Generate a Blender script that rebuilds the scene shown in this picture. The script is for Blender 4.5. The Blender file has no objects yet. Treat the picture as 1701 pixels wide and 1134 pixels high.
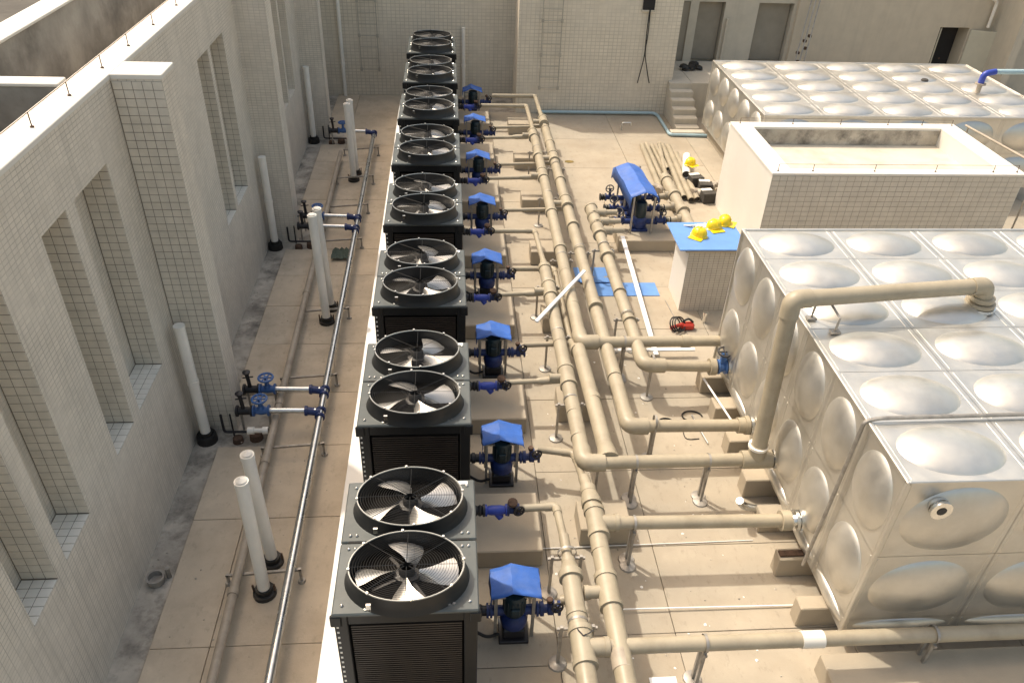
import bpy, math, random
from mathutils import Vector, Matrix
random.seed(7)
R = math.radians
SC = bpy.context.scene
COL = SC.collection

# ------------------------------------------------------------------ camera, sky, sun, exposure
cam = bpy.data.objects.new("camera", bpy.data.cameras.new("camera"))
COL.objects.link(cam)
cam.data.sensor_width = 36.0
cam.data.lens = 36.0 * 1309.23 / 1701.0
cam.data.clip_start = 0.05
cam.data.clip_end = 2000.0
M = Matrix(((0.99710229, 0.01037914, -0.07536105, 0.0),
            (-0.0673821, 0.58029955, -0.8116108, 0.0),
            (0.03530816, 0.81433697, 0.57931738, 8.0),
            (0, 0, 0, 1)))
cam.matrix_world = M
SC.camera = cam

SUN_DIR = Vector((0.47, -0.43, -1.0)).normalized()
world = bpy.data.worlds.new("World")
SC.world = world
world.use_nodes = True
wn = world.node_tree
bg = wn.nodes["Background"]
sky = wn.nodes.new("ShaderNodeTexSky")
sky.sky_type = 'NISHITA'
sky.sun_disc = False
sky.sun_elevation = math.asin(-SUN_DIR.z)
sky.sun_rotation = math.atan2(-SUN_DIR.x, -SUN_DIR.y)
sky.air_density = 1.3
sky.dust_density = 5.0
sky.ozone_density = 0.6
wb = wn.nodes.new("ShaderNodeMix"); wb.data_type = 'RGBA'; wb.blend_type = 'MULTIPLY'
wb.inputs[0].default_value = 1.0
wb.inputs[7].default_value = (1.0, 0.885, 0.725, 1)      # the camera's warm white balance
wn.links.new(sky.outputs[0], wb.inputs[6])
wn.links.new(wb.outputs[2], bg.inputs[0])
bg.inputs[1].default_value = 0.15
sd = bpy.data.lights.new("sun", 'SUN')
sd.energy = 2.0
sd.angle = R(1.4)
sd.color = (0.95, 0.88, 0.76)
sun = bpy.data.objects.new("sun", sd)
COL.objects.link(sun)
sun.location = (-20, 20, 40)
sun.rotation_euler = SUN_DIR.to_track_quat('-Z', 'Y').to_euler()
vs = SC.view_settings
vs.view_transform = 'Standard'
vs.look = 'None'
vs.gamma = 1.0
vs.exposure = 0.9
vs.use_curve_mapping = False

# ------------------------------------------------------------------ materials
def mat(name, col, rough=0.6, metal=0.0, var=0.12, scale=3.0, bump=0.0, bscale=60.0, spec=0.5,
        stain=None, stain_scale=1.2, stain_amt=0.5, tile=None, streak=0.0, rvar=0.0, coat=0.0, spots=0.0):
    m = bpy.data.materials.new(name)
    m.use_nodes = True
    nt = m.node_tree
    N = nt.nodes; L = nt.links
    b = N["Principled BSDF"]
    b.inputs["Roughness"].default_value = rough
    b.inputs["Metallic"].default_value = metal
    b.inputs["Specular IOR Level"].default_value = spec
    if coat:
        b.inputs["Coat Weight"].default_value = coat
    geo = N.new("ShaderNodeNewGeometry")
    pos = geo.outputs["Position"]
    def noise(s, det=5.0, vec=None, rgh=0.6):
        n = N.new("ShaderNodeTexNoise")
        n.inputs["Scale"].default_value = s
        n.inputs["Detail"].default_value = det
        n.inputs["Roughness"].default_value = rgh
        L.new(vec or pos, n.inputs["Vector"])
        return n.outputs["Fac"]
    def ramp(f, a, c):
        r = N.new("ShaderNodeMapRange")
        r.inputs["From Min"].default_value = a; r.inputs["From Max"].default_value = c
        L.new(f, r.inputs["Value"])
        return r.outputs[0]
    def mix(f, a, c):
        x = N.new("ShaderNodeMix"); x.data_type = 'RGBA'
        if isinstance(f, float): x.inputs[0].default_value = f
        else: L.new(f, x.inputs[0])
        for i, v in ((6, a), (7, c)):
            if isinstance(v, tuple): x.inputs[i].default_value = (*v, 1)
            else: L.new(v, x.inputs[i])
        return x.outputs[2]
    lo = tuple(c * (1 - var) for c in col); hi = tuple(min(1, c * (1 + var)) for c in col)
    c = mix(ramp(noise(scale), .3, .7), lo, hi)
    height = None
    if tile:
        tw, th, mort, mcol, tvar = tile
        sep = N.new("ShaderNodeSeparateXYZ"); L.new(pos, sep.inputs[0])
        ad = N.new("ShaderNodeMath"); ad.operation = 'ADD'
        L.new(sep.outputs[0], ad.inputs[0]); L.new(sep.outputs[1], ad.inputs[1])
        cmb = N.new("ShaderNodeCombineXYZ")
        L.new(ad.outputs[0], cmb.inputs[0]); L.new(sep.outputs[2], cmb.inputs[1])
        br = N.new("ShaderNodeTexBrick")
        br.offset = 0.0
        br.inputs["Scale"].default_value = 1.0
        br.inputs["Brick Width"].default_value = tw
        br.inputs["Row Height"].default_value = th
        br.inputs["Mortar Size"].default_value = mort
        br.inputs["Mortar Smooth"].default_value = 0.2
        br.inputs["Color1"].default_value = (1 - tvar,) * 3 + (1,)
        br.inputs["Color2"].default_value = (1 + tvar * .3,) * 3 + (1,)
        br.inputs["Mortar"].default_value = (1, 1, 1, 1)
        L.new(cmb.outputs[0], br.inputs["Vector"])
        mu = N.new("ShaderNodeMix"); mu.data_type = 'RGBA'; mu.blend_type = 'MULTIPLY'
        mu.inputs[0].default_value = 1.0
        L.new(c, mu.inputs[6]); L.new(br.outputs["Color"], mu.inputs[7])
        mk = N.new("ShaderNodeMath"); mk.operation = 'MULTIPLY'
        L.new(br.outputs["Fac"], mk.inputs[0]); L.new(ramp(noise(.8), .25, .6), mk.inputs[1])
        c = mix(mk.outputs[0], mu.outputs[2], mcol)
        inv = N.new("ShaderNodeMath"); inv.operation = 'SUBTRACT'; inv.inputs[0].default_value = 1
        L.new(br.outputs["Fac"], inv.inputs[1])
        height = inv.outputs[0]
    if stain:
        f = ramp(noise(stain_scale, 8.0, rgh=.68), .47, .72)
        k = N.new("ShaderNodeMath"); k.operation = 'MULTIPLY'; k.inputs[1].default_value = stain_amt
        L.new(f, k.inputs[0])
        c = mix(k.outputs[0], c, stain)
    if spots:
        mp2 = N.new("ShaderNodeMapping"); mp2.inputs["Scale"].default_value = (9, 5, 9); L.new(pos, mp2.inputs[0])
        f = ramp(noise(1.0, 9.0, mp2.outputs[0], .75), .55, .70)
        k = N.new("ShaderNodeMath"); k.operation = 'MULTIPLY'; k.inputs[1].default_value = spots
        L.new(f, k.inputs[0])
        c = mix(k.outputs[0], c, tuple(x * .55 for x in col))
        f = ramp(noise(.55, 6.0), .50, .62)
        k = N.new("ShaderNodeMath"); k.operation = 'MULTIPLY'; k.inputs[1].default_value = spots * .5
        L.new(f, k.inputs[0])
        c = mix(k.outputs[0], c, tuple(x * .72 for x in col))
    if streak:
        mp = N.new("ShaderNodeMapping"); mp.inputs["Scale"].default_value = (7, 7, .5)
        L.new(pos, mp.inputs[0])
        f = ramp(noise(1.0, 4.0, mp.outputs[0]), .5, .8)
        k = N.new("ShaderNodeMath"); k.operation = 'MULTIPLY'; k.inputs[1].default_value = streak
        L.new(f, k.inputs[0])
        c = mix(k.outputs[0], c, tuple(x * .45 for x in col))
    L.new(c, b.inputs["Base Color"])
    if rvar:
        r = N.new("ShaderNodeMapRange")
        r.inputs["To Min"].default_value = max(.03, rough - rvar); r.inputs["To Max"].default_value = rough + rvar
        r.inputs["From Min"].default_value = .3; r.inputs["From Max"].default_value = .7
        L.new(noise(4.0, 7.0), r.inputs["Value"])
        L.new(r.outputs[0], b.inputs["Roughness"])
    if bump or height is not None:
        prev = None
        if bump:
            bp = N.new("ShaderNodeBump"); bp.inputs["Strength"].default_value = bump
            bp.inputs["Distance"].default_value = .01
            L.new(noise(bscale), bp.inputs["Height"]); prev = bp.outputs[0]
        if height is not None:
            bp = N.new("ShaderNodeBump"); bp.inputs["Strength"].default_value = .6
            bp.inputs["Distance"].default_value = .006
            L.new(height, bp.inputs["Height"])
            if prev: L.new(prev, bp.inputs["Normal"])
            prev = bp.outputs[0]
        L.new(prev, b.inputs["Normal"])
    return m

GROUT = (.19, .162, .128)
MT = dict(
    floor=mat("floor_paint", (.375, .325, .25), .75, var=.07, scale=1.6, bump=.15, stain=(.27, .21, .14), stain_scale=.9, stain_amt=.5, spots=.55),
    floor2=mat("floor_paint_dusty", (.375, .33, .26), .78, var=.08, scale=2.3, bump=.15, stain=(.33, .28, .21), stain_scale=1.7, stain_amt=.5, spots=.6),
    aisle=mat("floor_paint_shade_lift", (.54, .455, .345), .8, var=.09, scale=1.9, bump=.2, stain=(.30, .235, .165), stain_scale=1.2, stain_amt=.5, spots=.6),  # floor colour raised to lighten the shaded aisle, not a different paving
    aisle2=mat("floor_paint_shade_lift_worn", (.51, .435, .335), .8, var=.10, scale=2.6, bump=.2, stain=(.27, .22, .16), stain_scale=1.9, stain_amt=.5, spots=.65),  # same lift for the shaded aisle in a slightly darker tone
    gutter=mat("gutter_concrete", (.42, .38, .32), .85, var=.35, scale=2.0, bump=.4, bscale=30, stain=(.055, .05, .045), stain_scale=2.2, stain_amt=.95),
    concrete=mat("painted_concrete", (.375, .325, .25), .8, var=.06, bump=.2, stain=(.36, .30, .22), stain_scale=2.0, stain_amt=.35),
    wall=mat("mosaic_wall", (.70, .64, .55), .55, var=.06, tile=(.095, .05, .004, (.44, .40, .34), .06), streak=.3),
    wall_far=mat("mosaic_wall_far", (.70, .635, .52), .6, var=.05, tile=(.125, .098, .009, (.50, .45, .365), .05), streak=.15),
    tile=mat("glazed_tile", (.64, .59, .505), .42, var=.10, scale=5.0, spec=.45),
    tile_box=mat("glazed_tile_cream", (.55, .51, .44), .45, var=.08, scale=5.0, spec=.45),
    tile_sill=mat("glazed_tile_skylit", (.76, .73, .66), .4, var=.06, scale=5.0),  # tile colour lightened to stand in for sky light on the sills
    grout=mat("tile_grout", GROUT, .9, var=.3),
    grout_pale=mat("tile_grout_pale", (.24, .21, .17), .9, var=.3),
    plaster=mat("white_plaster", (.70, .675, .62), .7, var=.04, bump=.15, stain=(.6, .56, .48), stain_scale=1.5, stain_amt=.35),
    inner=mat("weathered_screed", (.56, .52, .43), .85, var=.10, scale=1.5, bump=.3, stain=(.30, .27, .22), stain_scale=1.3, stain_amt=.6),
    plaster_tan=mat("tan_render", (.54, .475, .375), .8, var=.06, bump=.15, streak=.15),
    plaster_grey=mat("grey_render", (.52, .475, .39), .8, var=.06, bump=.15, streak=.2),
    roofdark=mat("old_roof", (.30, .28, .245), .9, var=.35, scale=1.3, bump=.5, bscale=15, stain=(.09, .08, .07), stain_scale=1.1, stain_amt=.7),
    tar=mat("tar_sheet", (.055, .05, .043), .85, var=.35, scale=1.5, bump=.4, bscale=12, stain=(.12, .11, .09), stain_scale=1.2, stain_amt=.6),
    strip=mat("bright_strip_white", (.88, .87, .84), .6, var=.03, bump=.1),  # white for the added bright strip, shared with the plaster crumbs
    pvc=mat("white_pvc", (.83, .80, .73), .4, var=.06, streak=.22),
    trunk=mat("white_trunking", (.86, .86, .85), .3, var=.02),
    pipe=mat("beige_pipe", (.36, .315, .232), .45, var=.08, scale=3.0, stain=(.22, .185, .13), stain_scale=2.4, stain_amt=.55, rvar=.08),
    pipebrown=mat("taupe_pipe", (.37, .32, .255), .5, var=.12, stain=(.18, .15, .12), stain_scale=4, stain_amt=.5),
    pipeend=mat("pipe_inside", (.05, .045, .04), .8),
    galv=mat("galvanised_steel", (.62, .64, .65), .3, metal=1.0, var=.12, scale=14, rvar=.08),
    steel=mat("stainless_panel", (.66, .645, .60), .42, metal=.84, var=.08, scale=1.7, rvar=.09, stain=(.50, .47, .41), stain_scale=1.6, stain_amt=.45, bump=.03, bscale=9),
    flange=mat("bright_flange", (.8, .8, .78), .25, metal=1.0, var=.08, scale=20),
    bracket=mat("zinc_bracket", (.36, .34, .31), .5, metal=.6, var=.25, scale=9),
    ladder=mat("weathered_ladder", (.42, .39, .33), .6, metal=.2, var=.15, scale=8),
    rust=mat("rusty_steel", (.10, .06, .04), .8, metal=.2, var=.4, scale=20),
    top=mat("grey_cabinet_top", (.074, .087, .088), .42, var=.18, scale=3, stain=(.14, .14, .13), stain_scale=3.5, stain_amt=.4, rvar=.08),
    black=mat("black_cabinet", (.010, .011, .012), .45, var=.2, scale=4, spec=.35),
    coil=mat("coil_fins_brown", (.030, .022, .017), .55, var=.25, scale=3),
    coilback=mat("coil_dark", (.004, .0035, .003), .8, spec=.1),
    ring=mat("fan_ring_black", (.014, .015, .016), .45, var=.15),
    rim=mat("fan_rim_grey", (.36, .37, .36), .35, metal=.7, var=.1),
    wire=mat("guard_wire", (.02, .02, .02), .5),
    blade=mat("fan_blade_alloy", (.70, .68, .64), .32, metal=.78, var=.10, scale=8),
    hub=mat("fan_hub", (.04, .037, .034), .5, var=.2),
    bolt=mat("bolt_zinc", (.75, .74, .7), .25, metal=1.0),
    slot=mat("dark_slot", (.01, .01, .01), .8),
    hood=mat("blue_tarpaulin", (.035, .125, .46), .55, var=.18, scale=5, bump=.5, bscale=14, stain=(.12, .19, .42), stain_scale=4, stain_amt=.5),
    bluesheet=mat("blue_board", (.12, .27, .60), .55, var=.08, scale=4),
    navy=mat("navy_casting", (.012, .030, .13), .45, var=.3, scale=12),
    motor=mat("motor_green_black", (.010, .026, .034), .42, var=.25, scale=10),
    valveblue=mat("valve_blue", (.03, .06, .36), .42, var=.15, scale=10),
    bluepaint=mat("valve_light_blue", (.05, .13, .34), .4, var=.2, scale=10),
    darkiron=mat("dark_iron", (.014, .014, .018), .45, var=.2, scale=15),
    brass=mat("brass", (.45, .33, .12), .4, metal=.8, var=.3),
    yellow=mat("helmet_yellow", (.85, .62, .01), .3, var=.04, coat=.3),
    paleblue=mat("pale_blue_pipe", (.34, .47, .52), .45, var=.06),
    rubber=mat("black_rubber", (.012, .012, .012), .5),
    red=mat("red_tool", (.45, .035, .02), .45, var=.2),
    darkblock=mat("dark_block", (.055, .05, .043), .85, var=.3, scale=8, bump=.4),
    door=mat("grey_green_door", (.52, .49, .39), .55, var=.06),
    dooropen=mat("shutter_panel", (.29, .26, .21), .7, var=.08),
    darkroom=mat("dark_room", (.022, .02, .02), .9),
    green=mat("green_net", (.05, .075, .06), .8, var=.4, scale=30),
    paper=mat("white_paper", (.85, .87, .9), .6, var=.02),
    ground=mat("town_ground", (.22, .2, .17), .9, var=.3, scale=.05),
)

# ------------------------------------------------------------------ mesh builder
class MB:
    def __init__(s): s.v = []; s.f = []
    def add(s, verts, faces):
        o = len(s.v); s.v += [tuple(p) for p in verts]; s.f += [tuple(i + o for i in f) for f in faces]
    def box(s, x0, y0, z0, x1, y1, z1, ch=0.0, T=None, bottom=True):
        if ch <= 0:
            v = [(x, y, z) for z in (z0, z1) for y in (y0, y1) for x in (x0, x1)]
            f = [(4, 5, 7, 6), (0, 1, 5, 4), (1, 3, 7, 5), (3, 2, 6, 7), (2, 0, 4, 6)]
            if bottom: f.append((0, 2, 3, 1))
        else:
            v = []; idx = {}
            for i, x in enumerate((x0, x1)):
                for j, y in enumerate((y0, y1)):
                    for k, z in enumerate((z0, z1)):
                        sx, sy, sz = (1 - 2 * i) * ch, (1 - 2 * j) * ch, (1 - 2 * k) * ch
                        idx[i, j, k] = len(v)
                        v += [(x, y + sy, z + sz), (x + sx, y, z + sz), (x + sx, y + sy, z)]
            f = []
            def q(a, axis): return idx[a] + axis
            for ax in range(3):
                o1, o2 = [(1, 2), (2, 0), (0, 1)][ax]
                for e in (0, 1):
                    c = []
                    for a, b_ in ((0, 0), (1, 0), (1, 1), (0, 1)):
                        t = [0, 0, 0]; t[ax] = e; t[o1] = a; t[o2] = b_
                        c.append(q(tuple(t), ax))
                    f.append(tuple(c if e else c[::-1]))
            for ax in range(3):
                o1, o2 = [(1, 2), (2, 0), (0, 1)][ax]
                for a in (0, 1):
                    for b_ in (0, 1):
                        t0 = [0, 0, 0]; t0[o1] = a; t0[o2] = b_; t1 = list(t0); t1[ax] = 1
                        t0 = tuple(t0); t1 = tuple(t1)
                        c = (q(t0, o1), q(t1, o1), q(t1, o2), q(t0, o2))
                        f.append(c if (a == b_) else c[::-1])
            for key, o in idx.items():
                c = (o, o + 1, o + 2)
                f.append(c if (sum(key) % 2 == 1) else c[::-1])
        if T is not None: v = [tuple(T @ Vector(p)) for p in v]
        s.add(v, f)
    def bar(s, a, b, w, h=None, up=(0, 0, 1), ch=0.0):
        a = Vector(a); b = Vector(b); d = b - a; L = d.length; d.normalize()
        up = Vector(up)
        if abs(d.dot(up)) > .99: up = Vector((0, 1, 0))
        x = d.cross(up).normalized(); z = x.cross(d)
        T = Matrix((( x.x, d.x, z.x, a.x), (x.y, d.y, z.y, a.y), (x.z, d.z, z.z, a.z), (0, 0, 0, 1)))
        h = h or w
        s.box(-w / 2, 0, -h / 2, w / 2, L, h / 2, ch, T)
    def tube(s, pts, r, seg=12, caps=True, rs=None):
        P = [Vector(p) for p in pts]; n = len(P)
        T = []
        for i in range(n):
            t = (P[min(i + 1, n - 1)] - P[max(i - 1, 0)])
            T.append(t.normalized())
        u = T[0].orthogonal().normalized()
        if abs(T[0].z) < .9: u = T[0].cross(Vector((0, 0, 1))).normalized()
        o = len(s.v)
        for i in range(n):
            u = (u - T[i] * u.dot(T[i])).normalized(); w = T[i].cross(u)
            rr = rs[i] if rs else r
            for k in range(seg):
                a = 2 * math.pi * k / seg
                s.v.append(tuple(P[i] + u * (rr * math.cos(a)) + w * (rr * math.sin(a))))
        for i in range(n - 1):
            for k in range(seg):
                a = o + i * seg + k; b = o + i * seg + (k + 1) % seg
                s.f.append((a, b, b + seg, a + seg))
        if caps:
            s.f.append(tuple(o + k for k in range(seg))[::-1])
            s.f.append(tuple(o + (n - 1) * seg + k for k in range(seg)))
    def lathe(s, prof, c=(0, 0, 0), axis=(0, 0, 1), seg=24, ey=1.0, cap=True):
        a = Vector(axis).normalized(); c = Vector(c)
        if abs(a.z) > .9: u = Vector((1, 0, 0))
        else: u = a.cross(Vector((0, 0, 1))).normalized()
        u = (u - a * u.dot(a)).normalized(); w = a.cross(u)
        o = len(s.v)
        for r, h in prof:
            for k in range(seg):
                t = 2 * math.pi * k / seg
                s.v.append(tuple(c + a * h + u * (r * math.cos(t)) + w * (r * ey * math.sin(t))))
        m = len(prof)
        for i in range(m - 1):
            for k in range(seg):
                p = o + i * seg + k; q = o + i * seg + (k + 1) % seg
                s.f.append((p, q, q + seg, p + seg))
        if cap:
            s.f.append(tuple(o + k for k in range(seg))[::-1])
            s.f.append(tuple(o + (m - 1) * seg + k for k in range(seg)))
    def torus(s, c, axis, Rr, r, seg=28, ms=6, ey=1.0):
        a = Vector(axis).normalized(); c = Vector(c)
        u = Vector((1, 0, 0)) if abs(a.z) > .9 else a.cross(Vector((0, 0, 1))).normalized()
        w = a.cross(u); o = len(s.v)
        for i in range(seg):
            t = 2 * math.pi * i / seg
            d = u * math.cos(t) + w * (math.sin(t) * ey)
            for k in range(ms):
                p = 2 * math.pi * k / ms
                s.v.append(tuple(c + d * (Rr + r * math.cos(p)) + a * (r * math.sin(p))))
        for i in range(seg):
            for k in range(ms):
                j = (i + 1) % seg; l = (k + 1) % ms
                s.f.append((o + i * ms + k, o + j * ms + k, o + j * ms + l, o + i * ms + l))
    def mesh(s, name, m, smooth=40):
        me = bpy.data.meshes.new(name)
        me.from_pydata(s.v, [], s.f)
        me.materials.append(m)
        me.update()
        if smooth:
            me.polygons.foreach_set("use_smooth", [True] * len(me.polygons))
            me.set_sharp_from_angle(angle=R(smooth))
        return me
    def build(s, name, m, parent=None, origin=None, smooth=40):
        if isinstance(m, str): m = MT[m]
        if origin is not None:
            s.v = [(x - origin[0], y - origin[1], z - origin[2]) for x, y, z in s.v]
        o = bpy.data.objects.new(name, s.mesh(name, m, smooth))
        COL.objects.link(o)
        if parent is not None: o.parent = parent
        if origin is not None: o.location = origin
        return o

def tag(o, label=None, cat=None, group=None, kind=None):
    if label: o["label"] = label
    if cat: o["category"] = cat
    if group: o["group"] = group
    if kind: o["kind"] = kind
    return o
def thing(name, label, cat, loc=(0, 0, 0), group=None, rz=0.0):
    o = bpy.data.objects.new(name, None)
    o.empty_display_size = .1
    COL.objects.link(o); o.location = loc; o.rotation_euler = (0, 0, rz)
    return tag(o, label, cat, group)
KIDS = {}
def kids(o):
    return [c for c in bpy.data.objects if c.parent == o]
def copy_tree(o, parent=None):
    c = o.copy(); COL.objects.link(c)
    if parent is not None: c.parent = parent
    for ch in kids(o): copy_tree(ch, c)
    return c
def part(name, me, parent, loc=(0, 0, 0), kind=None, rot=None):
    o = bpy.data.objects.new(name, me); COL.objects.link(o); o.parent = parent; o.location = loc
    if rot: o.rotation_euler = rot
    if kind: o["kind"] = kind
    return o

def rounded(pts, rad, n=7):
    P = [Vector(p) for p in pts]; out = [P[0]]
    for i in range(1, len(P) - 1):
        a = (P[i - 1] - P[i]); b = (P[i + 1] - P[i])
        d = min(rad, a.length * .48, b.length * .48)
        p0 = P[i] + a.normalized() * d; p1 = P[i] + b.normalized() * d
        for k in range(n + 1):
            t = k / n
            out.append(p0.lerp(P[i], t).lerp(P[i].lerp(p1, t), t))
    out.append(P[-1]); return out

# ------------------------------------------------------------------ setting: ground, roof floor
WX = -3.77           # face of the long parapet wall
g = MB(); g.box(-600, -600, -14.2, 600, 600, -14); tag(g.build("ground", "ground", smooth=0), kind="structure")
fl = MB(); fl.box(-4.6, 1.2, -.6, 19, 27.5, -.05)
floor = tag(fl.build("floor", "gutter", smooth=0), kind="structure")
# painted roof slabs, each a piece with open joints
def slabs(xs, ys, skip=None, z=0.0, mats=('floor', 'floor2')):
    for i in range(len(xs) - 1):
        for j in range(len(ys) - 1):
            x0, x1, y0, y1 = xs[i], xs[i + 1], ys[j], ys[j + 1]
            if skip and skip((x0 + x1) / 2, (y0 + y1) / 2): continue
            b = MB(); dz = random.uniform(-.0025, .0025)
            b.box(x0 + .004, y0 + .004, z - .05, x1 - .004, y1 - .004, z + dz, .004)
            o = b.build("floor_slab", random.choice(mats), floor, smooth=0)
pocket = lambda x, y: x < -2.75 and any(a < y < a + 1.25 for a in (8.66, 14.55, 20.25))
ysL = [1.3, 3.6, 5.4, 7.28, 8.66, 9.88, 11.2, 12.4, 13.5, 14.55, 15.75, 16.9, 18.0, 19.1, 20.25, 21.45, 22.8, 24.3]
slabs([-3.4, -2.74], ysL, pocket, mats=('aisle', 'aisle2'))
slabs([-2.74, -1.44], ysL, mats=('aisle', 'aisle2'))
slabs([-1.44, 1.16], [1.3, 5, 9.9, 14.8, 19.6, 24.3])
slabs([1.16, 2.55], [1.3, 4.1, 5.35, 6.62, 8.0, 9.6, 11.3, 13.0, 14.8, 16.8, 18.8, 20.8, 22.87])
slabs([2.55, 4.6], [1.3, 4.1, 5.35, 6.62, 8.0, 9.6, 11.55, 13.0, 14.8, 16.8, 18.8, 20.8, 22.87])
slabs([4.6, 6.6], [1.3, 5.3, 8, 10.6, 11.55, 13, 15, 17, 19, 21, 22.87])
slabs([6.6, 10, 14, 18.8], [1.3, 5.3, 9, 13, 17, 21, 24.9])
# added white strip beside the cooling units, raised to catch the sun
st = MB(); st.box(-1.44, 2.0, -.02, -1.0, 22.9, .34, .008)
tag(st.build("added_white_strip", "strip", smooth=0), kind="structure")

# ------------------------------------------------------------------ long parapet wall with blind window niches
ZT = 5.2
wall = thing("parapet_wall", "long pale mosaic-tiled parapet wall with tall narrow recesses and bright white coping", "wall", (WX, 12, 0))
WO = (WX, 12, 0)
zs, zt = 1.66, 4.42
niches = [(4.55, 5.08), (5.29, 5.90), (6.75, 7.32), (7.53, 8.46), (12.33, 12.96), (13.1, 13.96), (17.9, 18.6), (18.75, 19.6)]
def loc(m, o): m.v = [(a - o[0], b - o[1], c - o[2]) for a, b, c in m.v]; return m
b = MB()
D = .34
b.box(WX - D - .1, 1.2, -.05, WX - D, 24.3, ZT - .06)
b.box(WX - D, 1.2, -.05, WX, 24.3, zs)
b.box(WX - D, 1.2, zt, WX, 24.3, ZT - .06)
ys = [1.2] + [y for n in niches for y in n] + [24.3]
for i in range(0, len(ys), 2):
    b.box(WX - D, ys[i], zs, WX, ys[i + 1], zt)
loc(b, WO).build("wall_body", "wall", wall, smooth=0)
b = MB(); b.box(WX - .28, 1.2, ZT - .06, WX + .012, 24.3, ZT, .008)
loc(b, WO).build("coping", "plaster", wall, smooth=0)
pil = [(9.1, 9.56), (14.92, 15.38), (20.72, 21.18)]
PX = -3.21
for k, (y0, y1) in enumerate(pil):
    b = MB()
    b.box(WX, y0, -.05, PX, y1, ZT - .06)
    loc(b, WO).build("pilaster", "wall", wall, smooth=0)
    b = MB(); b.box(WX + .012, y0 - .01, ZT - .06, PX + .012, y1 + .01, ZT - .001, .008)
    loc(b, WO).build("pilaster_cap", "plaster", wall, smooth=0)
# geometry tiles on the near recesses and on the near face of the first pilaster
tiles = []      # (centre, size, normal axis)
def tile_grid(face, a0, a1, c0, c1, k, tw=.113, th=.098):
    na = max(1, round((a1 - a0) / tw)); nc = max(1, round((c1 - c0) / th))
    da = (a1 - a0) / na; dc = (c1 - c0) / nc
    for i in range(na):
        for j in range(nc):
            tiles.append((face, a0 + (i + .5) * da, c0 + (j + .5) * dc, da, dc, k))
def tile_mesh(face, da, dc, k=None):
    g_ = .0028; t = .0045; m = MB(); e = .0025
    A, B_ = da / 2 - g_, dc / 2 - g_
    v = [(-A, -B_, 0), (A, -B_, 0), (A, B_, 0), (-A, B_, 0), (-A + e, -B_ + e, t), (A - e, -B_ + e, t), (A - e, B_ - e, t), (-A + e, B_ - e, t)]
    f = [(4, 5, 6, 7), (0, 1, 5, 4), (1, 2, 6, 5), (2, 3, 7, 6), (3, 0, 4, 7)]
    if face == 'y': v = [(a, -t_, c) for a, c, t_ in v]          # faces -y
    elif face == 'z': v = [(a, c, t_) for a, c, t_ in v]         # faces up
    elif face == 'x': v = [(-t_, a, c) for a, c, t_ in v]        # faces -x
    if face == 'x': f = [tuple(q[::-1]) for q in f]
    m.add(v, f); return m
def tile_pos(t):
    face, a, c, da, dc, k = t
    return {'y': (a, k, c), 'z': (a, c, k), 'x': (k, a, c)}[face]
def lay_tiles(tiles, parent, origin, matname, limit=300, camz=(0, 0, 8)):
    tiles.sort(key=lambda t: (Vector(tile_pos(t)) - Vector(camz)).length)
    cache = {}; rest = MB()
    for n, t in enumerate(tiles):
        p = Vector(tile_pos(t)) - Vector(origin)
        key = (t[0], round(t[3], 4), round(t[4], 4))
        if n < limit:
            if key not in cache: cache[key] = tile_mesh(t[0], t[3], t[4]).mesh("tile", MT[matname], 0)
            o = part("tile", cache[key], parent, p)
            o.rotation_euler = tuple(random.uniform(-.012, .012) for _ in range(3))
        else:
            m = tile_mesh(t[0], t[3], t[4])
            rest.add([(x + p.x, y + p.y, z + p.z) for x, y, z in m.v], m.f)
    if rest.v:
        o = rest.build("tile_field", matname, parent, smooth=0); o["kind"] = "stuff"
gb = MB()
for (y0, y1) in niches[:6]:
    gb.box(WX - D + .004, y1 - .004, zs + .004, WX - .003, y1 - .002, zt - .004)
    tile_grid('y', WX - D + .01, WX, zs + .01, zt, y1 - .004)
    gb.box(WX - D + .004, y0 + .004, zs + .002, WX - .003, y1 - .006, zs + .004)
    tile_grid('z', WX - D + .01, WX, y0 + .01, y1 - .014, zs + .004, .113, .105)
y0 = pil[0][0]
gb.box(WX + .004, y0 - .004, .02, PX - .003, y0 - .002, ZT - .08)
tile_grid('y', WX + .01, PX, .02, ZT - .08, y0 - .004)
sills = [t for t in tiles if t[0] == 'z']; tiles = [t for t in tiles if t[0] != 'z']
loc(gb, WO).build("grout_bed", "grout", wall, smooth=0)
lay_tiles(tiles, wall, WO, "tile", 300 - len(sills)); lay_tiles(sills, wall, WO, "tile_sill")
# rods and wire standing on the coping
def wire_posts(name, label, pts, h, parent=None):
    t = thing(name, label, "wire", pts[0])
    o = pts[0]
    for p in pts:
        m = MB(); m.tube([(p[0] - o[0], p[1] - o[1], p[2] - o[2]), (p[0] - o[0], p[1] - o[1], p[2] - o[2] + h)], .006, 6)
        m.lathe([(.02, 0), (.02, .012)], (p[0] - o[0], p[1] - o[1], p[2] - o[2]), seg=8)
        m.build("post", "rust", t)
    m = MB(); m.tube([(p[0] - o[0], p[1] - o[1], p[2] - o[2] + h) for p in pts], .004, 5)
    m.build("wire", "rust", t)
wire_posts("lightning_wire", "thin lightning wire on short rods along the sunlit wall coping", [(WX - .13, y, ZT) for y in (5.4, 6.5, 7.45, 8.35, 9.3, 10.2, 11.2, 12.3, 13.4, 14.5)], .14)

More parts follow.
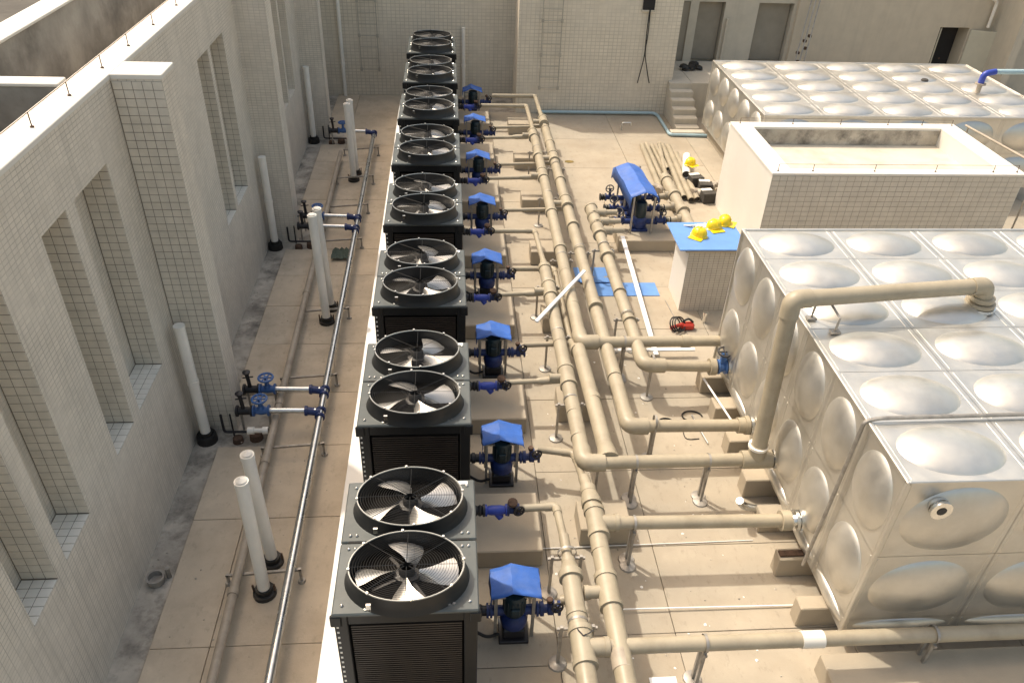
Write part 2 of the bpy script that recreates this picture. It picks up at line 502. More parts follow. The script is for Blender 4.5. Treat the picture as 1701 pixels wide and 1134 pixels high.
# roofs behind the parapet wall
b = MB(); b.box(-16, 1.2, 1.6, -5.64, 27, 3.6); tag(b.build("tar_roof", "tar", smooth=0), kind="structure")
b = MB(); b.box(-5.64, 1.2, 1.5, WX - D - .1, 27, 2.4); tag(b.build("lower_roof", "roofdark", smooth=0), kind="structure")
b = MB(); b.box(-5.62, 1.2, 2.4, -5.3, 27, ZT + .05, .01)
uo = tag(b.build("concrete_upstand", "roofdark", None, (-5.4, 12, 4.1), 0), "pale concrete beam running along the dark roof behind the tiled wall", "beam")
c_ = MB(); c_.box(-5.64, 1.2, ZT + .05, -5.28, 27, ZT + .09, .008); loc(c_, (-5.4, 12, 4.1)).build("coping", "plaster", uo, smooth=0)
b = MB(); b.box(-5.3, 8.86, 2.4, WX - .46, 9.08, ZT - .08, .01)
uo = tag(b.build("concrete_upstand", "roofdark", None, (-4.7, 8.9, 4.1), 0), "short pale cross beam over the dark roof, ending at the tiled wall", "beam")
c_ = MB(); c_.box(-5.28, 8.85, ZT - .08, WX - .46, 9.09, ZT - .04, .008); loc(c_, (-4.7, 8.9, 4.1)).build("coping", "plaster", uo, smooth=0)
b = MB(); b.tube([(-4.33, 2.0, 5.0), (-4.33, 8.85, 5.0)], .022, 8)
for y in (3, 4.5, 6, 7.5, 8.7): b.tube([(-4.33, y, 2.4), (-4.33, y, 5.0)], .014, 6)
tag(b.build("handrail", "bracket", None, (-4.33, 5, 4.1)), "thin metal handrail along the outer edge of the wall coping", "railing")

# ------------------------------------------------------------------ back walls
b = MB(); b.box(-4.2, 24.3, -.05, 2.0, 24.7, 5.0)
bw = thing("back_wall", "tall tiled end wall behind the row of fan units", "wall", (0, 24.3, 0))
loc(b, (0, 24.3, 0)).build("wall_body", "wall_far", bw, smooth=0)
b = MB(); b.box(1.93, 22.87, -.05, 6.5, 24.9, 3.75)
bw2 = thing("stair_room_wall", "projecting tiled wall with hanging cables beside the stairs", "wall", (4, 22.87, 0))
loc(b, (4, 22.87, 0)).build("wall_body", "wall_far", bw2, smooth=0)
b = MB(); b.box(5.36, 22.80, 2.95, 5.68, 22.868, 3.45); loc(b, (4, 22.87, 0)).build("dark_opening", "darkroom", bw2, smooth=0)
b = MB(); b.box(5.33, 22.79, 2.9, 5.71, 22.868, 2.948, .004); loc(b, (4, 22.87, 0)).build("opening_sill", "plaster_grey", bw2, smooth=0)
# recessed bay with shutters over the landing
bay = thing("shutter_bay", "grey recessed bay with two tall closed panels above the stair landing", "wall", (9, 24.9, 0))
O = (9, 24.9, 0)
b = MB()
b.box(6.5, 25.2, -.05, 10.62, 25.5, 6); b.box(6.5, 24.9, 2.76, 10.62, 25.2, 6)
b.box(6.62, 24.6, -.05, 6.8, 25.2, 2.76)
b.box(8.38, 24.9, -.05, 9.42, 25.2, 2.76); b.box(10.52, 24.9, -.05, 10.62, 25.2, 2.76)
b.box(7.3, 24.9, -.05, 7.56, 25.2, 2.76)
loc(b, O).build("wall_body", "plaster_grey", bay, smooth=0)
for x0, x1 in ((7.56, 8.38), (9.42, 10.52)):
    b = MB(); b.box(x0 + .02, 25.12, 1.0, x1 - .02, 25.19, 2.74, .01); loc(b, O).build("panel", "dooropen", bay, smooth=0)
b = MB(); b.tube([(8.5, 24.84, 1.0), (8.5, 24.84, 2.3)], .04, 10); loc(b, O).build("downpipe", "plaster_grey", bay)
b = MB(); b.box(6.82, 24.9, -.05, 7.0, 25.2, 2.76); loc(b, O).build("door_post", "door", bay, smooth=0)
b = MB(); b.box(7.0, 24.95, 1.0, 7.3, 25.19, 2.74); loc(b, O).build("gap", "dooropen", bay, smooth=0)
# tan rendered wall with the open doorway
tw = thing("tan_wall", "large tan rendered wall with an open doorway behind the far steel tank", "wall", (13, 24.75, 0))
O = (13, 24.75, 0)
b = MB()
b.box(10.62, 24.75, -.05, 15.3, 25.4, 6.0); b.box(15.3, 24.75, 2.2, 16.25, 25.4, 6.0); b.box(16.25, 24.75, -.05, 17.0, 25.4, 6.0)
b.box(15.3, 25.39, -.05, 16.25, 25.6, 2.2)
loc(b, O).build("wall_body", "plaster_tan", tw, smooth=0)
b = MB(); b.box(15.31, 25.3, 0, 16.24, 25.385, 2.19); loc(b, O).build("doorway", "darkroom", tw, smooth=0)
b = MB(); b.box(-.02, 0, 0, .02, .62, 2.1, .006, Matrix.Translation(Vector((15.36, 24.78, .05)) - Vector(O)) @ Matrix.Rotation(R(-32), 4, 'Z'))
d = b.build("door_leaf", "door", tw, smooth=0)
b = MB(); b.box(-.02, -.9, 0, .02, 0, 2.1, .006, Matrix.Translation(Vector((16.3, 24.72, .05)) - Vector(O)) @ Matrix.Rotation(R(72), 4, 'Z'))
d2 = b.build("door_leaf", "door", tw, smooth=0)
for dd, p in ((d, (15.72, 25.0, 1.2)), (d2, (17.05, 24.42, 1.1))):
    b = MB(); b.lathe([(.02, 0), (.035, .03), (.02, .06)], Vector(p) - Vector(O), (0, -1, 0), 10); b.build("handle", "rust", dd)
b = MB(); b.tube(rounded([(16.75, 24.62, 2.25), (16.75, 24.62, 3.0), (16.55, 24.55, 3.1)], .12), .05, 10)
tag(b.build("vent_pipe", "pvc", None, (16.75, 24.62, 2.25)), "short white vent pipe with a bend above the open door", "pipe")
b = MB(); b.box(17.0, 23.5, -.05, 17.25, 26, 6); b.box(17.25, 25.3, -.05, 24, 25.6, 6)
sw = thing("side_wall", "dark grey shaded wall beyond the open door", "wall", (18, 25, 0))
loc(b, (18, 25, 0)).build("wall_body", "plaster_grey", sw, smooth=0)
# stairs
stt = thing("stairs", "flight of grey concrete steps climbing between the tiled wall and the far tank", "stairs", (6.9, 21.3, 0))
n = 6; y = 21.3
for k in range(n):
    z1 = (k + 1) * 1.0 / n
    b = MB(); b.box(6.38 - 6.9, k * .27, -.05 if k == 0 else 0, 7.05 - 6.9, (k + 1) * .27 if k < n - 1 else 3.6, z1, .012)
    s_ = b.build("step", "plaster_grey", stt, smooth=0)
b = MB(); b.box(.15, 1.35, 0, 4.2, 3.6, 1.0); b.build("landing", "plaster_grey", stt, smooth=0)
b = MB(); b.box(6.2 - 6.9, -.25, -.04, 7.15 - 6.9, 0, .12, .01); b.build("kerb", "plaster_grey", stt, smooth=0)
# ladders on the back walls
def ladder(x0, x1, y, z0, z1, label, n):
    t = thing("wall_ladder", label, "ladder", ((x0 + x1) / 2, y, z0), "rung ladders on the tiled end walls")
    w = (x1 - x0) / 2
    for sx in (-w, w):
        b = MB(); b.tube([(sx, -.14, 0), (sx, -.14, z1 - z0)], .012, 6); b.build("rail", "ladder", t)
    for k in range(n):
        z = .06 + k * (z1 - z0 - .1) / (n - 1)
        b = MB(); b.tube([(-w, -.14, z), (w, -.14, z)], .010, 6)
        if k % 3 == 0:
            for sx in (-w, w): b.tube([(sx, 0, z), (sx, -.14, z)], .012, 6)
            for sx in (-w, w): b.box(sx - .035, -.15, z - .05, sx + .035, -.13, z + .05)
        b.build("rung", "ladder", t)
ladder(-2.62, -2.1, 24.3, .75, 4.4, "steel rung ladder fixed to the wall by the tall white downpipe", 12)
ladder(2.58, 3.12, 22.87, .72, 3.6, "steel rung ladder fixed to the projecting wall beside the pipe elbows", 10)
# hanging cables
b = MB()
b.tube(rounded([(5.55, 22.8, 3.0), (5.53, 22.74, 2.4), (5.56, 22.76, 1.7), (5.45, 22.76, .95)], .2), .014, 6)
b.tube(rounded([(5.57, 22.8, 3.0), (5.57, 22.72, 2.3), (5.55, 22.74, 1.8), (5.72, 22.76, 1.2), (5.8, 22.76, .95)], .2), .014, 6)
tag(b.build("hanging_cable", "rubber", None, (5.5, 22.8, 1)), "black cables hanging from the dark opening in the tiled wall", "cable")
# downpipes on the end wall
for x, z1, lab in ((-3.17, 5.0, "tall white downpipe in the corner of the end wall and parapet wall"), (.42, 2.05, "white standing pipe on the end wall behind the last blue hood")):
    b = MB(); b.tube([(x, 24.2, 0), (x, 24.2, z1)], .055, 12); b.lathe([(.066, 0), (.066, .1)], (x, 24.2, .9), seg=12)
    tag(b.build("downpipe", "pvc", None, (x, 24.2, 0)), lab, "pipe")
# pale blue conduit at the foot of the wall and round the stairs
b = MB(); b.tube(rounded([(2.6, 22.75, .07), (6.05, 22.75, .07), (6.15, 22.6, .05), (6.15, 21.05, .05), (7.2, 21.0, .05)], .12), .045, 10)
tag(b.build("blue_conduit", "paleblue", None, (4, 22.75, .05)), "pale blue pipe along the foot of the tiled wall and round the steps", "pipe")
b = MB(); b.tube(rounded([(4.86, 21.5, 0), (4.86, 21.5, .22), (5.12, 21.5, .22), (5.12, 21.5, .14)], .05), .018, 8)
tag(b.build("water_stub", "galv", None, (4.86, 21.5, 0)), "small bent metal stub pipe rising from the floor before the tiled wall", "pipe")
# leaning poles and clutter by the tan wall
lp = thing("scaffold_poles", "bundle of thin steel poles with clamps leaning against the tan wall", "poles", (10.6, 24.2, 1.0))
for k in range(3):
    b = MB(); b.tube([(-.05 + k * .12, -.2 - .05 * k, 0), (.35 + k * .13, .5, 2.4)], .02, 7); b.build("pole", "bracket", lp)
for k in range(5):
    b = MB(); b.box(-.05, -.05, -.04, .05, .05, .04, .01, Matrix.Translation((random.uniform(.0, .5), .1, .15 + random.random() * 1.1))); b.build("clamp", "rust", lp)
b = MB()
for k in range(7):
    c = Vector((7.3 + random.uniform(-.25, .4), 24.1 + random.uniform(-.2, .3), 1.06 + random.random() * .1))
    b.lathe([(.02, -.06), (.13, -.02), (.1, .05), (.02, .08)], c, (random.uniform(-.4, .4), random.uniform(-.4, .4), 1), 9)
tag(b.build("rubbish_bag", "rubber", None, (7.3, 24.1, 1.0)), "black crumpled bag lying on the stair landing", "bag")

# ------------------------------------------------------------------ cooling units
ZU = 2.08
UX0, UX1 = -1.06, .2
UW = UX1 - UX0; UL = 1.56
UC = (UX0 + UX1) / 2
def make_unit():
    t = thing("fan_unit", "x", "cooling unit", (UC, 4.27, 0), "black cooling units with two fans each")
    w = UW / 2
    b = MB()
    b.box(-w + .03, .03, .0, w - .03, UL - .03, .14, .01)
    b.build("base_frame", "black", t, smooth=0)
    b = MB(); b.box(-w + .06, .05, .14, w - .06, UL - .05, ZU - .06); b.build("inner_body", "coilback", t, smooth=0)
    for sx in (-1, 1):
        for yy in (0, UL):
            b = MB(); s0 = .13 if sx < 0 else .13
            x0, x1 = (-w, -w + .12) if sx < 0 else (w - .12, w)
            y0, y1 = (0, .10) if yy == 0 else (UL - .10, UL)
            b.box(x0, y0, .14, x1, y1, ZU - .02, .008)
            b.build("corner_post", "black", t, smooth=0)
    b = MB(); b.box(-w + .12, .006, ZU - .17, w - .12, .05, ZU - .02, .006); b.build("header_panel", "black", t, smooth=0)
    # finned coil on front and back, kept as one part each
    for y0, sg in ((.02, 1), (UL - .02, -1)):
        b = MB(); n = 52
        for k in range(n):
            z = .16 + k * (ZU - .36) / n
            b.box(-w + .14, min(y0, y0 + sg * .03), z, w - .14, max(y0, y0 + sg * .03), z + .018)
        o = b.build("coil_fins", "coil", t, smooth=0); o["kind"] = "stuff"
    # perforated side skin with light studs
    for sx in (-1, 1):
        b = MB(); x = sx * (w - .03)
        b.box(min(x, x + sx * .02), .10, .14, max(x, x + sx * .02), UL - .10, ZU - .03); b.build("side_panel", "black", t, smooth=0)
    b = MB()
    for k in range(22):
        z = .3 + k * .075
        b.box(-w + .018, -.003, z, -w + .038, .0, z + .026)
    o = b.build("perforation", "pvc", t, smooth=0); o["kind"] = "stuff"
    for k in range(2):
        b = MB(); y0 = -.012 if k == 0 else UL / 2 + .006; y1 = UL / 2 - .006 if k == 0 else UL + .012
        b.box(-w - .012, y0, ZU - .045, w + .012, y1, ZU, .012); b.build("top_plate", "top", t, smooth=0)
    for sx in (-1, 1):
        b = MB(); b.box(sx * .51 - .06, UL / 2 - .012, ZU - .01, sx * .51 + .06, UL / 2 + .012, ZU + .003); b.build("slot", "slot", t, smooth=0)
        b = MB(); b.box(sx * (w - .02) - .05, -.02, ZU - .17, sx * (w - .02) + .05, .02, ZU - .03, .01); b.build("lifting_bracket", "black", t, smooth=0)
    b = MB(); b.box(w - .2, UL - .06, ZU + .001, w - .06, UL - .02, ZU + .008); b.build("name_plate", "paper", t, smooth=0)
    # bolts on the plate, tiny: one part
    b = MB()
    for bx in (-.56, -.5, .5, .56):
        for by in (.08, .7, .86, 1.48):
            if abs(bx) > .53 or by in (.7, .86): b.lathe([(.016, 0), (.016, .012), (.006, .018)], (bx, by, ZU), seg=7)
    for bx, by in ((-.35, .03), (-.3, .02), (.38, .05), (.42, .06), (0, .0)): b.lathe([(.014, 0), (.014, .012)], (bx, by, ZU), seg=7)
    o = b.build("bolt", "bolt", t, smooth=0); o["kind"] = "stuff"
    EY = .75
    for k, fy in enumerate((.36, 1.20)):
        b = MB()
        prof = [(.565, 0), (.555, .02), (.54, .05), (.527, .09), (.522, .175), (.505, .175), (.500, .10), (.495, .004)]
        b.lathe(prof, (0, fy, ZU), seg=48, ey=EY, cap=False)
        ring = b.build("fan_shroud", "ring", t)
        b = MB(); b.torus((0, fy, ZU + .178), (0, 0, 1), .514, .009, 56, 6, EY); b.build("rim", "rim", ring)
        b = MB(); b.lathe([(.0, 0), (.495, 0)], (0, fy, ZU + .005), seg=40, ey=EY, cap=False); b.build("well", "coilback", ring)
        b = MB()
        for q in range(17):
            b.torus((0, fy, ZU + .165 + .012 * math.cos(q / 17 * 1.5)), (0, 0, 1), .09 + q * .0245, .0021, 40, 3, EY)
        for q in range(8):
            a = q * math.pi / 4 + .0
            b.tube([(.03 * math.cos(a), fy + .03 * EY * math.sin(a), ZU + .18), (.51 * math.cos(a), fy + .51 * EY * math.sin(a), ZU + .168)], .0035, 4, False)
        o = b.build("guard_grille", "wire", ring)
        b = MB()
        b.lathe([(.06, .155), (.075, .14), (.075, .06), (.12, .05), (.13, -.05), (.0, -.06)], (0, fy, ZU), seg=20, ey=EY, cap=False)
        for q in range(4):
            a = q * math.pi / 2 + .5
            b.bar((0, fy, ZU + .03), (.5 * math.cos(a), fy + .5 * EY * math.sin(a), ZU - .02), .03, .02)
        b.build("motor_hub", "hub", ring)
        b = MB()
        for q in range(8):
            a = q * math.pi / 4 + .1
            b.lathe([(.013, 0), (.013, .016)], (.516 * math.cos(a), fy + .516 * EY * math.sin(a), ZU + .183), seg=6)
        b.box(-.33, fy - .405 , ZU + .1, -.29, fy - .385, ZU + .16)
        o = b.build("rim_bolt", "bolt", ring); o["kind"] = "stuff"
        a0 = -.25 if k == 0 else .15
        for q in range(4):
            b = MB(); nr, na = 6, 6
            verts = []
            for i in range(nr + 1):
                r = .11 + (.465 - .11) * i / nr
                half = (.30 + .22 * (i / nr)) * (1 - .25 * (i / nr) ** 4)
                for j in range(na + 1):
                    s_ = -1 + 2 * j / na
                    th = half * s_ + .28 * (i / nr)
                    zz = .065 + .07 * s_ * (1 - .35 * i / nr) - .03 * s_ * s_
                    verts.append((r * math.cos(th), r * math.sin(th), zz))
            fc = []
            for i in range(nr):
                for j in range(na):
                    p = i * (na + 1) + j
                    fc.append((p, p + na + 1, p + na + 2, p + 1))
            T = Matrix.Translation((0, fy, ZU)) @ Matrix.Diagonal((1, EY, 1, 1)) @ Matrix.Rotation(a0 + q * math.pi / 2, 4, 'Z')
            b.add([T @ Vector(p) for p in verts], fc)
            b.build("fan_blade", "blade", ring)
    return t
PITCH = 2.45
unit_labels = [
    "black twin-fan cooling unit in front of all others, cut by the picture's lower edge",
    "second black twin-fan unit along the row from the picture's lower edge",
    "black twin-fan unit third from the picture's lower edge",
    "black twin-fan unit fourth from the picture's lower edge, two wide fans showing",
    "black twin-fan unit fifth in the row, beside the blue wheel valves by the parapet",
    "black twin-fan unit third in the row counted from the end wall",
    "black twin-fan unit second in the row counted from the end wall",
    "last black twin-fan unit of the row, standing against the end wall"]
u0 = make_unit()
units = [u0]
for i in range(1, 8): units.append(copy_tree(u0))
for i, u in enumerate(units):
    u.location = (UC - .006 * i, 4.27 + PITCH * i, 0); u["label"] = unit_labels[i]
    if i:
        rnd = random.Random(i)
# turn the rotors of the copies a little by swapping in rotated blade meshes
rot_cache = {}
for i, u in enumerate(units):
    if i == 0: continue
    for sh in kids(u):
        if not sh.name.startswith("fan_shroud"): continue
        ch = kids(sh)
        fy = .36 if (sh.data.vertices[0].co.y < .8) else 1.20
        a = (0.0, .35, .62, .95, .3, .8, .5, .15)[i] + (0.3 if fy > 1 else 0)
        T = Matrix.Translation((0, fy, 0)) @ Matrix.Diagonal((1, .75, 1, 1)) @ Matrix.Rotation(a, 4, 'Z') @ Matrix.Diagonal((1, 1 / .75, 1, 1)) @ Matrix.Translation((0, -fy, 0))
        for c in ch:
            if c.name.startswith("fan_blade"):
                c.data = c.data.copy(); c.data.transform(T)

# ------------------------------------------------------------------ plinths, pumps, hoods, valves
row_word = ["first", "second", "third", "fourth", "fifth", "sixth", "seventh", "eighth"]
def from_wall(i):
    return ("in the row next to the picture's lower edge", "second in the row from the picture's lower edge", "third in the row from the picture's lower edge",
            "fourth in the row from the picture's lower edge", "fourth in the row from the end wall", "third in the row from the end wall",
            "second in the row from the end wall", "last in the row, against the end wall")[i]
for i in range(7):
    b = MB(); y0 = 6.36 + 2.46 * i
    b.box(.22, y0, 0, 1.09, y0 + .98, .30, .014)
    tag(b.build("plinth", "concrete", None, (.65, y0, 0), 0), "low beige concrete plinth, " + from_wall(i), "plinth", "concrete plinths between the pumps")

for i in range(7):
    b = MB(); y0 = 6.66 + 2.4 * i
    b.box(1.6, y0, 0, 2.26, y0 + .5, .31, .012)
    tag(b.build("pedestal", "concrete", None, (1.9, y0, 0), 0), "square concrete pedestal under the pipes, " + from_wall(i), "pedestal", "concrete pedestals under the beige pipes")

def make_pump():
    t = thing("pump", "x", "pump", (.66, 5.45, 0), "dark inline pumps under blue hoods")
    b = MB(); b.box(-.17, -.08, .0, .17, .24, .05, .008); b.box(-.13, -.04, .05, .13, .2, .2, .02); b.build("base", "darkiron", t, smooth=0)
    b = MB(); b.lathe([(.05, .2), (.15, .22), (.16, .32), (.13, .38), (.10, .40)], (0, .08, 0), seg=20)
    b.lathe([(.06, -.3), (.06, .3)], (0, .08, .42), (1, 0, 0), 14)
    for x in (-.3, -.26, .26, .3): b.lathe([(.085, -.012), (.085, .012)], (x, .08, .42), (1, 0, 0), 16)
    b.build("casing", "navy", t)
    b = MB(); b.lathe([(.10, .40), (.12, .42), (.125, .44), (.125, .70), (.11, .73), (.0, .735)], (0, .08, 0), seg=22, cap=False)
    for k in range(14):
        a = 2 * math.pi * k / 14
        b.bar((.125 * math.cos(a), .08 + .125 * math.sin(a), .45), (.125 * math.cos(a), .08 + .125 * math.sin(a), .68), .012, .02)
    m = b.build("motor", "motor", t)
    b = MB(); b.box(-.05, -.07, .5, .05, -.03, .6, .008); b.build("terminal_box", "motor", m, smooth=0)
    b = MB(); b.lathe([(.058, -.46), (.058, -.42), (.075, -.41), (.075, -.37), (.058, -.36), (.058, -.31)], (0, .08, .42), (1, 0, 0), 14)
    b.build("suction_joint", "darkiron", t)
    b = MB(); b.tube(rounded([(-.46, .02, .15), (-.3, -.02, .06), (-.16, .0, .1)], .08), .02, 7); b.build("cable", "rubber", t)
    # gate valve on the outlet
    b = MB(); b.lathe([(.085, .31), (.085, .33), (.05, .335), (.05, .37), (.075, .38), (.075, .44), (.05, .45), (.05, .49), (.085, .495), (.085, .52)], (0, .08, .42), (1, 0, 0), 14)
    b.bar((.41, .08, .42), (.41, .06, .56), .07, .06); b.build("valve_body", "navy", t)
    b = MB(); b.torus((.47, -.02, .56), (.15, -1, .15), .062, .012, 18, 6)
    for q in range(3):
        a = q * math.pi / 3; b.bar((.47 - .06 * math.cos(a), -.02, .56 - .06 * math.sin(a)), (.47 + .06 * math.cos(a), -.02, .56 + .06 * math.sin(a)), .012)
    b.tube([(.41, .06, .54), (.47, -.02, .56)], .016, 7); b.build("handwheel", "darkiron", t)
    b = MB(); b.lathe([(.035, 0), (.04, .03), (.03, .05)], (.39, .06, .58), (0, -.2, 1), 12); b.build("gear_cap", "rust", t)
    return t
def make_hood():
    t = thing("rain_hood", "x", "hood", (.67, 5.45, 0), "blue tarpaulin hoods over the pumps")
    W2, y0, y1, ze, zr = .275, -.05, .36, .74, .835
    b = MB(); n = 8; vs_ = []; fs = []
    for i in range(n + 1):
        yy = y0 + (y1 - y0) * i / n
        for j, (x, z) in enumerate(((-W2 - .01, ze - .10), (-W2, ze), (-W2 / 2, (ze + zr) / 2), (-.045, zr), (W2 / 2, (ze + zr) / 2 - .005), (W2, ze), (W2 + .012, ze - .05))):
            wob = .012 * math.sin(i * 1.7 + j * 2.3) + (.02 * math.sin(i * .9) if j == 0 else 0)
            vs_.append((x + wob * .4, yy, z + wob * (.6 if j not in (1, 3, 5) else .25)))
    for i in range(n):
        for j in range(6):
            p = i * 7 + j; fs.append((p, p + 1, p + 8, p + 7))
    b.add(vs_, fs)
    o = b.build("canopy", "hood", t, smooth=25)
    sm = o.modifiers.new("thick", 'SOLIDIFY'); sm.thickness = .006
    for sx in (-.22, .2):
        for yy in (0, .31):
            b = MB(); b.bar((sx, yy, 0), (sx, yy, ze - .005), .035); b.build("leg", "bracket", t, smooth=0)
    for yy in (0, .31):
        b = MB(); b.bar((-.22, yy, ze - .035), (.2, yy, ze - .035), .02)
        b.build("crossbar", "bracket", t, smooth=0)
    return t
def make_valve():
    t = thing("strainer_valve", "x", "valve", (.2, 6.76, .6), "blue strainers with gate valves on the fan unit outlets")
    b = MB(); b.lathe([(.08, 0), (.08, .025), (.055, .03), (.075, .06), (.055, .09), (.075, .12), (.055, .15), (.08, .155), (.08, .18)], (0, 0, 0), (1, 0, 0), 14); b.build("flexible_joint", "darkiron", t)
    b = MB(); b.lathe([(.075, .185), (.075, .205), (.05, .21), (.062, .26), (.062, .38), (.05, .43), (.075, .435), (.075, .455)], (0, 0, 0), (1, 0, 0), 16)
    b.tube([(.3, 0, 0), (.38, -.03, -.10)], .045, 10); b.build("strainer_body", "valveblue", t)
    b = MB(); b.lathe([(.08, .46), (.08, .48), (.05, .49), (.055, .53), (.05, .58), (.08, .585), (.08, .61)], (0, 0, 0), (1, 0, 0), 14)
    b.bar((.53, 0, 0), (.53, -.01, .13), .06, .05); b.build("valve_body", "navy", t)
    b = MB(); b.torus((.60, -.08, .06), (.3, -1, .1), .065, .013, 18, 6)
    for q in range(3):
        a = q * math.pi / 3; b.bar((.60 - .06 * math.cos(a), -.08, .06 - .06 * math.sin(a)), (.60 + .06 * math.cos(a), -.08, .06 + .06 * math.sin(a)), .013)
    b.tube([(.54, -.02, .05), (.6, -.08, .06)], .017, 7); b.build("handwheel", "darkiron", t)
    b = MB(); b.lathe([(.05, 0), (.062, .015), (.062, .05), (.03, .065)], (.52, -.02, .12), (0, -.15, 1), 14); b.build("gear_cap", "rust", t)
    return t
pp = make_pump(); hh = make_hood(); vv = make_valve()
for i in range(8):
    p = pp if i == 0 else copy_tree(pp); h = hh if i == 0 else copy_tree(hh)
    y = 5.36 + 2.44 * i
    p.location = (.66, y, 0 if i < 0 else .0); h.location = (.67 - .004 * i, y + .03, 0)
    p.scale = h.scale = (1, 1, 1)
    if i:
        rr = random.Random(40 + i)
        cv = [c for c in kids(h) if c.name.startswith("canopy")][0]
        cv.data = cv.data.copy()
        dz = rr.uniform(-.025, .02); sk = rr.uniform(-.03, .03)
        for v_ in cv.data.vertices:
            v_.co.z += dz * (abs(v_.co.x) / .3) + sk * v_.co.x + rr.uniform(-.004, .004)
            v_.co.x += rr.uniform(-.004, .004); v_.co.y += rr.uniform(-.006, .006)
    p["label"] = "dark pump under a blue hood, " + from_wall(i)
    h["label"] = "small blue gable hood, " + from_wall(i)
    v = vv if i == 0 else copy_tree(vv)
    v.location = (.2, 6.76 + 2.468 * (i if i < 7 else -1), .6)
    v["label"] = "blue strainer valve on a fan unit, " + (from_wall(i) if i < 7 else "cut off by the picture's lower edge")

# ------------------------------------------------------------------ beige header pipes
ZP = .74
def ring(b, p, d, r, L=.05, seg=18):
    d = Vector(d).normalized(); p = Vector(p)
    b.lathe([(r * .98, -L), (r, -L), (r, L), (r * .98, L)], p, d, seg)
def run(t, pts, r, elbow=None, seg=18, name="pipe_run", m="pipe", bend=.2):
    """straight runs plus an elbow piece at every corner"""
    P = [Vector(p) for p in pts]
    for i in range(len(P) - 1):
        a, c = P[i], P[i + 1]; d = (c - a).normalized()
        a2 = a + d * (bend if i > 0 else 0); c2 = c - d * (bend if i < len(P) - 2 else 0)
        b = MB(); b.tube([a2, c2], r * (.84 if (abs(d.x) > .8 and r > .1025) else 1), seg); b.build(name, m, t)
    for i in range(1, len(P) - 1):
        d0 = (P[i - 1] - P[i]).normalized(); d1 = (P[i + 1] - P[i]).normalized(); e = bend + .07
        b = MB(); b.tube(rounded([P[i] + d0 * e, P[i], P[i] + d1 * e], bend + .02, 9), r * 1.13, seg); b.build("elbow", m, t)
def collars(t, pts, r, d, L=.05):
    for p in pts:
        b = MB(); ring(b, p, d, r, L); b.build("collar", "pipe", t)
def tee(t, p, d, side, r, rb):
    b = MB(); d = Vector(d); side = Vector(side)
    ring(b, p, d, r * 1.12, .2); ring(b, Vector(p) - d * .19, d, r * 1.24, .03); ring(b, Vector(p) + d * .19, d, r * 1.24, .03)
    b.tube([Vector(p), Vector(p) + side * (r + .14)], rb * 1.2, 16); ring(b, Vector(p) + side * (r + .14), side, rb * 1.3, .025)
    b.build("tee", "pipe", t)
RY, RX = .106, .082
YL = lambda i: 6.76 + 2.468 * i      # outlet valve lines
YP = lambda i: 5.44 + 2.44 * i       # pump lines
# P1: from the fourth valve line to the pipe below the riser
t = thing("water_pipe", "long beige pipe feeding the tall riser that bends over the steel tank", "pipe", (1.7, 10, 0), "beige water pipes on stands")
O = Vector((1.7, 10, 0))
def L_(*p): return Vector(p) - O
run(t, [L_(.80, YL(3), ZP - .12), L_(1.68, YL(3), ZP - .12), L_(1.70, 12.7, ZP)], .05, bend=.1)
b = MB(); b.tube([L_(1.70, 12.75, ZP), L_(1.70, 12.62, ZP), L_(1.70, 12.5, ZP)], .1, 18, True, [.06, .07, RY * 1.1]); ring(b, L_(1.70, 12.46, ZP), (0, 1, 0), RY * 1.16, .05); b.build("reducer", "pipe", t)
run(t, [L_(1.70, 12.5, ZP), L_(1.71, 7.41, ZP), L_(4.02, 7.41, ZP)], RY)
for p in (11.67 + .02, 9.23): tee(t, L_(1.71, p, ZP), (0, 1, 0), (-1, 0, 0), RY, .05)
for i in (1, 2):
    b = MB(); b.tube([L_(.80, YL(i), ZP - .08), L_(1.55, YL(i), ZP - .05)], .042, 12); b.tube([L_(1.25, YL(i), ZP - .06), L_(1.33, YL(i), ZP - .06), L_(1.6, YL(i), ZP - .04)], .06, 12, True, [.042, .06, .06]); b.build("branch", "pipe", t)
collars(t, [L_(1.7, y, ZP) for y in (10.95, 10.1, 8.4, 7.9)], RY * 1.035, (0, 1, 0), .012)
# riser over the tank
P_r0 = (4.02, 7.41, ZP); P_r1 = (4.03, 7.66, 3.1); P_r2 = (6.7, 8.05, 3.04)
b = MB(); ring(b, L_(4.02, 7.41, ZP), (1, 0, 0), RY * 1.16, .2); b.tube([L_(*P_r0), L_(4.02, 7.43, ZP + .26)], RY * 1.12, 18); b.build("tee", "pipe", t)
run(t, [L_(4.02, 7.42, ZP + .2), L_(*P_r1), L_(*P_r2), L_(6.72, 8.05, 2.72)], .102, bend=.16)
b = MB(); ring(b, L_(6.72, 8.05, 2.86), (0, 0, 1), .15, .03); ring(b, L_(6.72, 8.05, 2.79), (0, 0, 1), .18, .022); b.build("flange", "pipe", t)
b = MB(); ring(b, L_(6.72, 8.05, 2.745), (0, 0, 1), .2, .018); b.build("flange", "flange", t)
b = MB(); ring(b, L_(4.0, 7.41, .98), (0, 0, 1), RY * 1.2, .018); b.build("collar", "pvc", t)
for e in (4.25,):
    b = MB(); b.tube([L_(4.2, 7.41, ZP), L_(4.32, 7.41, ZP)], .07, 14); ring(b, L_(4.26, 7.41, ZP), (1, 0, 0), .13, .02); b.build("flange", "flange", t)
